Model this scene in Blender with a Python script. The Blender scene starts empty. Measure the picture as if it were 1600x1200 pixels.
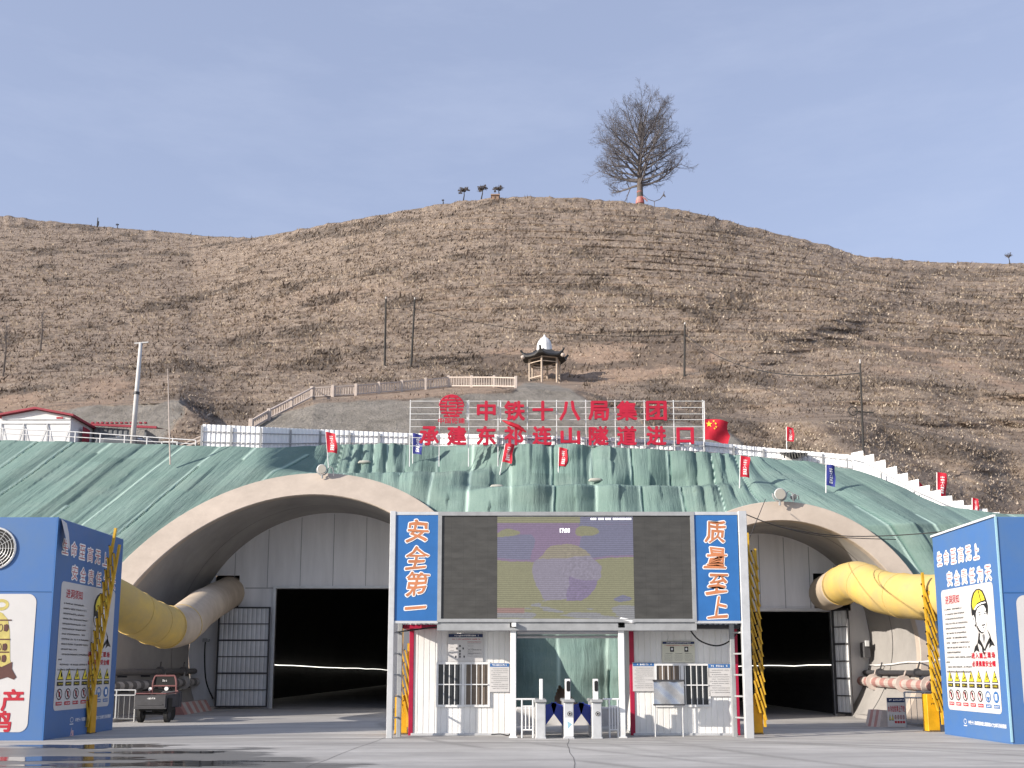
import bpy, math, random
import numpy as np
from mathutils import Vector
R_ = math.radians
random.seed(7)
RNG = np.random.default_rng(11)
S = bpy.context.scene
COL = S.collection

# ------------------------------------------------------------------ camera
FPX, PIT, PPX, PPY, H = 1600.0, R_(9), 800.0, 792.0, 1.75
CP, SP = math.cos(PIT), math.sin(PIT)
cam_d = bpy.data.cameras.new("camera")
cam_d.sensor_width = 36.0
cam_d.lens = 36.0 * FPX / 1600.0
cam_d.shift_y = (PPY - 600.0) / 1600.0
cam_d.clip_end = 3000
cam = bpy.data.objects.new("camera", cam_d)
COL.objects.link(cam)
cam.location = (0, 0, H)
cam.rotation_euler = (R_(90) + PIT, 0, 0)
S.camera = cam

# ------------------------------------------------------------------ world, sun, exposure
SUN_EL, SUN_AZ = R_(21), R_(62)      # azimuth: degrees to the left of straight behind the camera
sun_vec = Vector((-math.sin(SUN_AZ) * math.cos(SUN_EL), -math.cos(SUN_AZ) * math.cos(SUN_EL), math.sin(SUN_EL)))
W = bpy.data.worlds.new("World")
S.world = W
W.use_nodes = True
wn, wl = W.node_tree.nodes, W.node_tree.links
wn.clear()
sky = wn.new('ShaderNodeTexSky')
sky.sky_type = 'NISHITA'
sky.sun_disc = False
sky.sun_elevation = SUN_EL
sky.sun_rotation = math.atan2(sun_vec.x, sun_vec.y)
sky.air_density, sky.dust_density, sky.ozone_density = 1.0, 1.0, 1.0
hsv = wn.new('ShaderNodeHueSaturation')
hsv.inputs['Saturation'].default_value = 0.80
hsv.inputs['Hue'].default_value = 0.515
tc = wn.new('ShaderNodeTexCoord')
mp = wn.new('ShaderNodeMapping')
mp.inputs['Scale'].default_value = (1.6, 1.6, 6.5)
mp.inputs['Rotation'].default_value = (0.0, 0.12, 0.3)
cn = wn.new('ShaderNodeTexNoise')
cn.inputs['Scale'].default_value = 2.6
cn.inputs['Detail'].default_value = 7
cn.inputs['Roughness'].default_value = 0.62
cr = wn.new('ShaderNodeValToRGB')
cr.color_ramp.elements[0].position = 0.48
cr.color_ramp.elements[1].position = 0.82
cr.color_ramp.elements[1].color = (0.20, 0.20, 0.20, 1)
mx = wn.new('ShaderNodeMixRGB')
mx.inputs['Color2'].default_value = (3.3, 3.65, 4.6, 1)
base = wn.new('ShaderNodeMixRGB')
base.inputs['Fac'].default_value = 0.55
base.inputs['Color2'].default_value = (2.10, 2.50, 3.62, 1)
bg = wn.new('ShaderNodeBackground')
bg.inputs['Strength'].default_value = 0.125
wo = wn.new('ShaderNodeOutputWorld')
wl.new(sky.outputs[0], hsv.inputs['Color'])
wl.new(hsv.outputs[0], base.inputs['Color1'])
wl.new(base.outputs[0], mx.inputs['Color1'])
wl.new(tc.outputs['Generated'], mp.inputs[0])
wl.new(mp.outputs[0], cn.inputs['Vector'])
wl.new(cn.outputs['Fac'], cr.inputs[0])
wl.new(cr.outputs[0], mx.inputs['Fac'])
wl.new(mx.outputs[0], bg.inputs['Color'])
wl.new(bg.outputs[0], wo.inputs['Surface'])
sun_d = bpy.data.lights.new("sun", 'SUN')
sun_d.energy = 4.2
sun_d.angle = R_(0.6)
sun_d.color = (1.0, 0.91, 0.80)
sun = bpy.data.objects.new("sun", sun_d)
COL.objects.link(sun)
sun.rotation_euler = (-sun_vec).to_track_quat('-Z', 'Y').to_euler()
sun.location = (-60, -40, 60)
S.view_settings.view_transform = 'Standard'
S.view_settings.look = 'None'
S.view_settings.exposure = 0.80
S.view_settings.gamma = 1.0
S.render.engine = 'CYCLES'
try:
    S.cycles.max_bounces = 6
    S.cycles.use_denoising = True
except Exception:
    pass

# ------------------------------------------------------------------ projection helpers: where the place's measurements come from
def ray(u, v):
    d = v - PPY
    f = FPX * CP + d * SP
    return (u - PPX) / f, (FPX * SP - d * CP) / f
def at(u, v, Y):
    a, b = ray(u, v)
    return Vector((a * Y, Y, H + b * Y))
def bof(v):
    d = v - PPY
    return (FPX * SP - d * CP) / (FPX * CP + d * SP)
def vof(b):
    # inverse of bof
    return PPY + (FPX * SP - b * FPX * CP) / (CP + b * SP)
def fwd(v):
    return FPX * CP + (v - PPY) * SP

# ------------------------------------------------------------------ numpy noise
_T = RNG.random((256, 256))
def vn(x, y, seed=0):
    x = np.asarray(x, float) + seed * 17.31
    y = np.asarray(y, float) + seed * 5.77
    xi, yi = np.floor(x).astype(int), np.floor(y).astype(int)
    fx, fy = x - xi, y - yi
    fx, fy = fx * fx * (3 - 2 * fx), fy * fy * (3 - 2 * fy)
    a = _T[xi & 255, yi & 255]; b = _T[(xi + 1) & 255, yi & 255]
    c = _T[xi & 255, (yi + 1) & 255]; d = _T[(xi + 1) & 255, (yi + 1) & 255]
    return (a * (1 - fx) + b * fx) * (1 - fy) + (c * (1 - fx) + d * fx) * fy
def fbm(x, y, o=4, seed=0):
    s, a, t = 0, 1, 0
    for i in range(o):
        s = s + a * vn(x * 2 ** i, y * 2 ** i, seed + i); t += a; a *= 0.5
    return s / t
def sm(a, b, x):
    t = np.clip((np.asarray(x, float) - a) / (b - a), 0, 1)
    return t * t * (3 - 2 * t)
def inpoly(px, py, poly):
    r = np.zeros(np.shape(px), bool)
    n = len(poly)
    for i in range(n):
        x0, y0 = poly[i]; x1, y1 = poly[(i + 1) % n]
        if y0 == y1: continue
        c = ((y0 > py) != (y1 > py)) & (px < (x1 - x0) * (py - y0) / (y1 - y0) + x0)
        r ^= c
    return r

# ------------------------------------------------------------------ materials
def nmat(name):
    m = bpy.data.materials.new(name)
    m.use_nodes = True
    n, l = m.node_tree.nodes, m.node_tree.links
    return m, n, l, n['Principled BSDF']
def pm(name, col, rough=0.7, var=0.18, scale=2.0, metal=0.0, bump=0.0, bscale=20.0, dirt=None, stretch=(1, 1, 1), spec=0.35, emit=0.0):
    m, n, l, p = nmat(name)
    p.inputs['Roughness'].default_value = rough
    p.inputs['Metallic'].default_value = metal
    p.inputs['Specular IOR Level'].default_value = spec
    geo = n.new('ShaderNodeNewGeometry')
    mpn = n.new('ShaderNodeMapping')
    mpn.inputs['Scale'].default_value = stretch
    l.new(geo.outputs['Position'], mpn.inputs[0])
    nz = n.new('ShaderNodeTexNoise')
    nz.inputs['Scale'].default_value = scale
    nz.inputs['Detail'].default_value = 6
    nz.inputs['Roughness'].default_value = 0.65
    l.new(mpn.outputs[0], nz.inputs['Vector'])
    rp = n.new('ShaderNodeValToRGB')
    rp.color_ramp.elements[0].position = 0.3
    rp.color_ramp.elements[1].position = 0.7
    d = dirt or tuple(c * (1 - var) for c in col)
    rp.color_ramp.elements[0].color = (*d, 1)
    rp.color_ramp.elements[1].color = (*[min(1, c * (1 + var * 0.5)) for c in col], 1)
    l.new(nz.outputs['Fac'], rp.inputs[0])
    l.new(rp.outputs[0], p.inputs['Base Color'])
    if bump:
        bz = n.new('ShaderNodeTexNoise')
        bz.inputs['Scale'].default_value = bscale
        bz.inputs['Detail'].default_value = 4
        l.new(mpn.outputs[0], bz.inputs['Vector'])
        bp = n.new('ShaderNodeBump')
        bp.inputs['Strength'].default_value = bump
        bp.inputs['Distance'].default_value = 0.05
        l.new(bz.outputs['Fac'], bp.inputs['Height'])
        l.new(bp.outputs[0], p.inputs['Normal'])
    if emit:
        p.inputs['Emission Color'].default_value = (*col, 1)
        p.inputs['Emission Strength'].default_value = emit
    return m
M = {}
M['white_paint'] = pm('white_paint', (0.74, 0.75, 0.76), 0.5, 0.10, 1.5, dirt=(0.60, 0.60, 0.59))
M['cabin_panel'] = pm('cabin_panel', (0.78, 0.78, 0.77), 0.45, 0.1, 1.3, dirt=(0.66, 0.65, 0.62), stretch=(1, 1, .35))
M['grey_steel'] = pm('grey_steel', (0.30, 0.31, 0.32), 0.5, 0.2, 3)
M['pale_steel'] = pm('pale_steel', (0.56, 0.57, 0.58), 0.42, 0.15, 3, metal=0.3)
M['dark_steel'] = pm('dark_steel', (0.05, 0.05, 0.055), 0.5, 0.2, 3)
M['black'] = pm('black_paint', (0.012, 0.012, 0.013), 0.6, 0.2, 3)
M['red_trim'] = pm('red_trim', (0.36, 0.010, 0.045), 0.45, 0.25, 3)
M['blue_vinyl'] = pm('blue_vinyl', (0.048, 0.135, 0.35), 0.42, 0.14, 0.9, dirt=(0.075, 0.155, 0.32))
M['banner_blue'] = pm('banner_blue', (0.03, 0.135, 0.37), 0.38, 0.12, 1.6)
M['poster_white'] = pm('poster_white', (0.54, 0.53, 0.525), 0.45, 0.06, 1.2)
M['poster_ivory'] = pm('poster_ivory', (0.62, 0.61, 0.50), 0.5, 0.06, 3)
M['ink'] = pm('ink', (0.018, 0.018, 0.02), 0.55, 0.1, 3)
M['ink_grey'] = pm('ink_grey', (0.16, 0.16, 0.17), 0.55, 0.1, 3)
M['ink_red'] = pm('ink_red', (0.42, 0.012, 0.03), 0.5, 0.1, 3)
M['ink_white'] = pm('ink_white', (0.82, 0.82, 0.82), 0.5, 0.05, 3)
M['ink_blue'] = pm('ink_blue', (0.04, 0.14, 0.36), 0.5, 0.1, 3)
M['ink_navy'] = pm('ink_navy', (0.02, 0.035, 0.10), 0.5, 0.1, 3)
M['ink_yellow'] = pm('ink_yellow', (0.75, 0.62, 0.05), 0.5, 0.1, 3)
M['ink_orange'] = pm('ink_orange', (0.52, 0.20, 0.09), 0.5, 0.25, 2)
M['ink_rose'] = pm('ink_rose', (0.50, 0.16, 0.16), 0.5, 0.25, 2)
M['bell_gold'] = pm('bell_gold', (0.50, 0.42, 0.13), 0.5, 0.25, 5)
M['bell_brown'] = pm('bell_brown', (0.09, 0.035, 0.03), 0.5, 0.2, 4)
M['sign_red'] = pm('sign_red', (0.44, 0.014, 0.04), 0.45, 0.25, 2.0)
M['flag_red'] = pm('flag_red', (0.50, 0.015, 0.035), 0.7, 0.25, 2.5)
M['flag_blue'] = pm('flag_blue', (0.03, 0.04, 0.22), 0.7, 0.25, 2.5)
M['barrier_yellow'] = pm('barrier_yellow', (0.62, 0.33, 0.012), 0.45, 0.22, 2.5)
M['barrier_arm'] = pm('barrier_arm', (0.60, 0.36, 0.03), 0.5, 0.3, 3)
M['duct_yellow'] = pm('duct_yellow', (0.62, 0.43, 0.11), 0.7, 0.2, 0.9, dirt=(0.47, 0.35, 0.16), bump=0.15, bscale=3, spec=.25)
M['duct_dusty_shade'] = pm('duct_dusty_shade', (0.50, 0.42, 0.32), 0.75, 0.2, 0.8, dirt=(0.38, 0.31, 0.24), bump=0.2, bscale=3, spec=.2)  # beige mixes dust with shade put into the colour
M['ring_concrete'] = pm('ring_concrete', (0.45, 0.385, 0.325), 0.8, 0.12, 0.8, dirt=(0.37, 0.315, 0.265), bump=0.12, bscale=6)
M['lining_concrete'] = pm('lining_concrete', (0.33, 0.315, 0.30), 0.8, 0.2, 0.5, dirt=(0.25, 0.24, 0.23), bump=0.1, bscale=4)
M['bulkhead_sheet'] = pm('bulkhead_sheet', (0.72, 0.72, 0.73), 0.5, 0.18, 0.5, dirt=(0.62, 0.62, 0.63), stretch=(3, 1, .4))
M['door_sheet'] = pm('door_sheet', (0.60, 0.61, 0.62), 0.5, 0.18, 0.8)
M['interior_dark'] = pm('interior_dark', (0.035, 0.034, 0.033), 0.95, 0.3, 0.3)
M['corrugated_white'] = pm('corrugated_white', (0.80, 0.81, 0.83), 0.45, 0.12, 0.8, stretch=(1, 1, .3))
M['corrugated_grey'] = pm('corrugated_grey', (0.16, 0.17, 0.18), 0.5, 0.2, 1)
M['roof_red'] = pm('roof_red', (0.30, 0.03, 0.05), 0.55, 0.2, 2)
M['balustrade'] = pm('balustrade', (0.50, 0.43, 0.385), 0.8, 0.15, 2)
M['pole_concrete'] = pm('pole_concrete', (0.55, 0.54, 0.53), 0.8, 0.15, 2)
M['pole_dark'] = pm('pole_dark', (0.04, 0.038, 0.036), 0.8, 0.2, 2)
M['wire'] = pm('wire', (0.03, 0.03, 0.03), 0.7, 0.1, 2)
M['bark'] = pm('bark', (0.12, 0.10, 0.09), 0.9, 0.35, 1.2, bump=0.6, bscale=6)
M['twig'] = pm('twig', (0.13, 0.12, 0.125), 0.9, 0.3, 1)
M['nest'] = pm('nest', (0.05, 0.04, 0.03), 0.95, 0.3, 2)
M['red_cloth'] = pm('red_cloth', (0.34, 0.05, 0.055), 0.8, 0.4, 1.2, dirt=(0.34, 0.25, 0.22))
M['tile_dark'] = pm('tile_dark', (0.035, 0.034, 0.034), 0.6, 0.3, 2)
M['pavilion_post'] = pm('pavilion_post', (0.44, 0.36, 0.29), 0.7, 0.2, 2)
M['cap_white'] = pm('cap_white', (0.70, 0.71, 0.72), 0.4, 0.12, 2)
M['brick'] = pm('shrine_brick', (0.30, 0.20, 0.15), 0.9, 0.3, 4)
M['rubber'] = pm('rubber', (0.025, 0.025, 0.026), 0.85, 0.3, 6)
M['dust_grey'] = pm('dusty_paint', (0.065, 0.065, 0.072), 0.7, 0.3, 4)
M['trike_red'] = pm('trike_red', (0.20, 0.09, 0.09), 0.5, 0.3, 5)
M['mirror'] = pm('mirror_glass', (0.9, 0.9, 0.9), 0.25, 0.05, 2)
M['lamp_glass'] = pm('lamp_glass', (0.36, 0.34, 0.30), 0.25, 0.1, 2)
M['pipe_pink'] = pm('pipe_pink', (0.40, 0.21, 0.19), 0.6, 0.2, 3)
M['pipe_white'] = pm('pipe_white', (0.50, 0.43, 0.39), 0.6, 0.2, 3)
M['pipe_grey'] = pm('pipe_grey', (0.16, 0.15, 0.145), 0.6, 0.25, 3)
M['pipe_pale'] = pm('pipe_pale', (0.46, 0.44, 0.42), 0.6, 0.25, 3)
M['pale_blue'] = pm('pale_blue', (0.30, 0.50, 0.60), 0.5, 0.1, 3)
M['wing_blue'] = pm('wing_blue', (0.02, 0.04, 0.28), 0.25, 0.1, 3)
M['silver_foil'] = pm('silver_foil', (0.50, 0.51, 0.53), 0.25, 0.15, 2.5, metal=0.75, bump=0.5, bscale=1.6)
M['car_grey'] = pm('car_grey', (0.10, 0.11, 0.12), 0.3, 0.1, 2)
M['glass_dark'] = pm('glass_dark', (0.035, 0.04, 0.045), 0.12, 0.2, 2, spec=.5)
M['curtain'] = pm('curtain', (0.15, 0.12, 0.095), 0.35, 0.3, 3, stretch=(6, 1, .5))
M['bag'] = pm('bag_cloth', (0.60, 0.50, 0.50), 0.8, 0.4, 6, dirt=(0.45, 0.18, 0.20))
M['sandbag'] = pm('sandbag', (0.40, 0.40, 0.36), 0.9, 0.15, 4)
M['shrub'] = pm('shrub_twig', (0.10, 0.085, 0.08), 0.95, 0.4, 2)
mm = nmat('light_strip'); M['light_strip'] = mm[0]
mm[3].inputs['Emission Color'].default_value = (1, 0.97, 0.88, 1); mm[3].inputs['Emission Strength'].default_value = 1.4

def attr_node(n, name):
    a = n.new('ShaderNodeAttribute'); a.attribute_name = name; return a
def mixc(n, l, fac, c1, c2):
    x = n.new('ShaderNodeMixRGB')
    for s, i in ((fac, 'Fac'), (c1, 'Color1'), (c2, 'Color2')):
        if hasattr(s, 'links'): l.new(s, x.inputs[i])
        elif isinstance(s, (int, float)): x.inputs[i].default_value = s
        else: x.inputs[i].default_value = (*s, 1)
    return x.outputs[0]
def noise(n, l, vec, scale, detail=6, rough=0.6):
    z = n.new('ShaderNodeTexNoise'); z.inputs['Scale'].default_value = scale
    z.inputs['Detail'].default_value = detail; z.inputs['Roughness'].default_value = rough
    if vec is not None: l.new(vec, z.inputs['Vector'])
    return z.outputs['Fac']
def ramp(n, l, src, stops):
    r = n.new('ShaderNodeValToRGB')
    e = r.color_ramp.elements
    while len(e) < len(stops): e.new(0.5)
    for k, (p, c) in enumerate(stops):
        e[k].position = p
        e[k].color = (*c, 1) if isinstance(c, tuple) else (c, c, c, 1)
    l.new(src, r.inputs[0])
    return r.outputs[0]
def mapped(n, l, scale, rot=(0, 0, 0)):
    g = n.new('ShaderNodeNewGeometry'); m_ = n.new('ShaderNodeMapping')
    m_.inputs['Scale'].default_value = scale; m_.inputs['Rotation'].default_value = rot
    l.new(g.outputs['Position'], m_.inputs[0]); return m_.outputs[0]

# hill
m, n, l, p = nmat('dry_hill'); M['hill'] = m
v1 = mapped(n, l, (1, 1, 1)); v2 = mapped(n, l, (.45, .45, 2.6))
c = ramp(n, l, noise(n, l, v1, .9, 10, .72), [(.28, (.12, .096, .080)), (.45, (.26, .207, .170)), (.60, (.36, .293, .236)), (.8, (.47, .395, .315))])
big = ramp(n, l, noise(n, l, v1, .035, 4, .6), [(.35, 0.0), (.65, 1.0)])
c = mixc(n, l, big, c, mixc(n, l, .45, c, (.30, .24, .19)))
strat = ramp(n, l, noise(n, l, v2, .35, 6, .7), [(.50, 0.0), (.62, .75)])
c = mixc(n, l, strat, c, (.15, .115, .092))
c = mixc(n, l, attr_node(n, 'bare').outputs['Fac'], c, ramp(n, l, noise(n, l, v1, 1.1, 8, .7), [(.3, (.26, .18, .135)), (.7, (.44, .33, .25))]))
c = mixc(n, l, attr_node(n, 'shrub').outputs['Fac'], c, (.125, .105, .09))
c = mixc(n, l, attr_node(n, 'rock').outputs['Fac'], c, ramp(n, l, noise(n, l, mapped(n, l, (.9, 1, .45)), .8, 10, .72), [(.30, (.15, .138, .122)), (.5, (.25, .232, .208)), (.72, (.34, .315, .285))]))
l.new(c, p.inputs['Base Color']); p.inputs['Roughness'].default_value = 0.95; p.inputs['Specular IOR Level'].default_value = .1
bp = n.new('ShaderNodeBump'); bp.inputs['Strength'].default_value = 1.0; bp.inputs['Distance'].default_value = .35
l.new(noise(n, l, v1, 2.2, 9, .75), bp.inputs['Height']); l.new(bp.outputs[0], p.inputs['Normal'])
# dry grass tufts
m, n, l, p = nmat('dry_grass'); M['grass'] = m
oi = n.new('ShaderNodeAttribute'); oi.attribute_name = 'tint'
c = ramp(n, l, oi.outputs['Fac'], [(0., (.095, .078, .069)), (.35, (.275, .222, .182)), (.7, (.43, .355, .285)), (1., (.60, .515, .415))])
l.new(c, p.inputs['Base Color']); p.inputs['Roughness'].default_value = .95; p.inputs['Specular IOR Level'].default_value = .05
# net
m, n, l, p = nmat('green_net'); M['net'] = m
v1 = mapped(n, l, (1, 1, 1))
c = ramp(n, l, noise(n, l, v1, .55, 8, .68), [(.3, (.148, .228, .208)), (.55, (.180, .262, .240)), (.75, (.225, .312, .288))])
c = mixc(n, l, ramp(n, l, noise(n, l, v1, 14, 3, .7), [(.35, 0.), (.7, .35)]), c, (.125, .21, .185))
sh_ = n.new('ShaderNodeMapRange'); l.new(attr_node(n, 'sheet').outputs['Fac'], sh_.inputs[0]); sh_.inputs[3].default_value = .72; sh_.inputs[4].default_value = 1.05
ml = n.new('ShaderNodeMixRGB'); ml.blend_type = 'MULTIPLY'; ml.inputs['Fac'].default_value = 1; l.new(c, ml.inputs['Color1']); l.new(sh_.outputs[0], ml.inputs['Color2']); c = ml.outputs[0]
c = mixc(n, l, ramp(n, l, noise(n, l, mapped(n, l, (.35, 1, .9)), .5, 7, .7), [(.50, 0.), (.75, .28)]), c, (.28, .32, .29))
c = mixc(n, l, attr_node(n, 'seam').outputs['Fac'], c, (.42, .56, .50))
c = mixc(n, l, attr_node(n, 'crease_shade').outputs['Fac'], c, (.06, .145, .125))  # dark green paints shade into the folds beside the seams
l.new(c, p.inputs['Base Color']); p.inputs['Roughness'].default_value = .8; p.inputs['Specular IOR Level'].default_value = .15
cw = n.new('ShaderNodeCombineXYZ'); l.new(attr_node(n, 'wc').outputs['Fac'], cw.inputs['X']); l.new(attr_node(n, 'zc').outputs['Fac'], cw.inputs['Y'])
bp = n.new('ShaderNodeBump'); bp.inputs['Strength'].default_value = .75; bp.inputs['Distance'].default_value = .09
l.new(noise(n, l, cw.outputs[0], 5.5, 7, .68), bp.inputs['Height']); l.new(bp.outputs[0], p.inputs['Normal'])
# concrete yard
m, n, l, p = nmat('yard_concrete'); M['yard'] = m
v1 = mapped(n, l, (1, 1, 1)); v2 = mapped(n, l, (.10, .55, 1), (0, 0, R_(4)))
c = ramp(n, l, noise(n, l, v1, .35, 8, .65), [(.3, (.34, .33, .315)), (.55, (.43, .42, .405)), (.75, (.50, .49, .475))])
c = mixc(n, l, ramp(n, l, noise(n, l, v2, .9, 8, .72), [(.42, 0.), (.62, .8)]), c, (.27, .265, .26))
c = mixc(n, l, ramp(n, l, noise(n, l, mapped(n, l, (.16, .9, 1), (0, 0, R_(-6))), 1.3, 6, .7), [(.52, 0.), (.68, .7)]), c, (.56, .55, .53))
c = mixc(n, l, ramp(n, l, noise(n, l, v1, 6, 6, .8), [(.45, 0.), (.75, .35)]), c, (.30, .29, .275))
c = mixc(n, l, ramp(n, l, attr_node(n, 'track').outputs['Fac'], [(.05, 0.), (.7, .75)]), c, (.23, .225, .215))
c = mixc(n, l, ramp(n, l, noise(n, l, v1, 28, 3, .8), [(.62, 0.), (.72, .45)]), c, (.24, .235, .225))
wet = attr_node(n, 'wet').outputs['Fac']
wv = n.new('ShaderNodeMath'); wv.operation = 'MULTIPLY_ADD'; l.new(noise(n, l, mapped(n, l, (.5, 1.3, 1)), .8, 7, .65), wv.inputs[0]); wv.inputs[1].default_value = 1.3; l.new(wet, wv.inputs[2])
wf = ramp(n, l, wv.outputs[0], [(.98, 0.), (1.0, 1.)]); wr = n.new('ShaderNodeMath'); wr.operation = 'MULTIPLY_ADD'
wr.inputs[1].default_value = 1.; wr.inputs[2].default_value = -.32
l.new(wv.outputs[0], wr.inputs[0]); wf = ramp(n, l, wr.outputs[0], [(.60, 0.), (.68, 1.)])
c = mixc(n, l, wf, c, mixc(n, l, .62, c, (.05, .05, .05)))
l.new(c, p.inputs['Base Color']); p.inputs['Specular IOR Level'].default_value = .3
rr = n.new('ShaderNodeMapRange'); l.new(wf, rr.inputs[0]); rr.inputs[3].default_value = .85; rr.inputs[4].default_value = .42
l.new(rr.outputs[0], p.inputs['Roughness'])
bp = n.new('ShaderNodeBump'); bp.inputs['Strength'].default_value = .35; bp.inputs['Distance'].default_value = .02
l.new(noise(n, l, v1, 7, 6, .7), bp.inputs['Height']); l.new(bp.outputs[0], p.inputs['Normal'])
# puddle
m, n, l, p = nmat('puddle_water'); M['water'] = m
p.inputs['Base Color'].default_value = (.055, .055, .055, 1); p.inputs['Roughness'].default_value = .06; p.inputs['Specular IOR Level'].default_value = .5
bp = n.new('ShaderNodeBump'); bp.inputs['Strength'].default_value = .12; bp.inputs['Distance'].default_value = .02
l.new(noise(n, l, mapped(n, l, (1, 3, 1)), 2.5, 3, .5), bp.inputs['Height']); l.new(bp.outputs[0], p.inputs['Normal'])
# LED screens
m, n, l, p = nmat('led_blank'); M['led_blank'] = m
c = ramp(n, l, noise(n, l, mapped(n, l, (2, 1, 6)), 1.2, 4, .6), [(.35, (.042, .041, .038)), (.65, (.058, .057, .053))])
wv = n.new('ShaderNodeTexBrick'); g = n.new('ShaderNodeNewGeometry'); sx = n.new('ShaderNodeSeparateXYZ'); cx_ = n.new('ShaderNodeCombineXYZ')
l.new(g.outputs['Position'], sx.inputs[0]); l.new(sx.outputs['X'], cx_.inputs['X']); l.new(sx.outputs['Z'], cx_.inputs['Y']); l.new(cx_.outputs[0], wv.inputs['Vector'])
wv.inputs['Scale'].default_value = 1.0; wv.inputs['Brick Width'].default_value = .32; wv.inputs['Row Height'].default_value = .16; wv.inputs['Mortar Size'].default_value = .004; wv.offset = 0
wv.inputs['Color1'].default_value = (.9, .9, .9, 1); wv.inputs['Color2'].default_value = (1, 1, 1, 1); wv.inputs['Mortar'].default_value = (.7, .7, .7, 1)
x = n.new('ShaderNodeMixRGB'); x.blend_type = 'MULTIPLY'; x.inputs['Fac'].default_value = 1; l.new(c, x.inputs['Color1']); l.new(wv.outputs['Color'], x.inputs['Color2'])
l.new(x.outputs[0], p.inputs['Base Color']); p.inputs['Roughness'].default_value = .6
m, n, l, p = nmat('led_picture'); M['led_picture'] = m
a = attr_node(n, 'picture'); l.new(a.outputs['Color'], p.inputs['Emission Color']); p.inputs['Emission Strength'].default_value = .40
p.inputs['Base Color'].default_value = (.03, .03, .03, 1); p.inputs['Roughness'].default_value = .6
mm = nmat('led_text'); M['led_text'] = mm[0]
mm[3].inputs['Emission Color'].default_value = (1, 1, 1, 1); mm[3].inputs['Emission Strength'].default_value = 1.0

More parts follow.
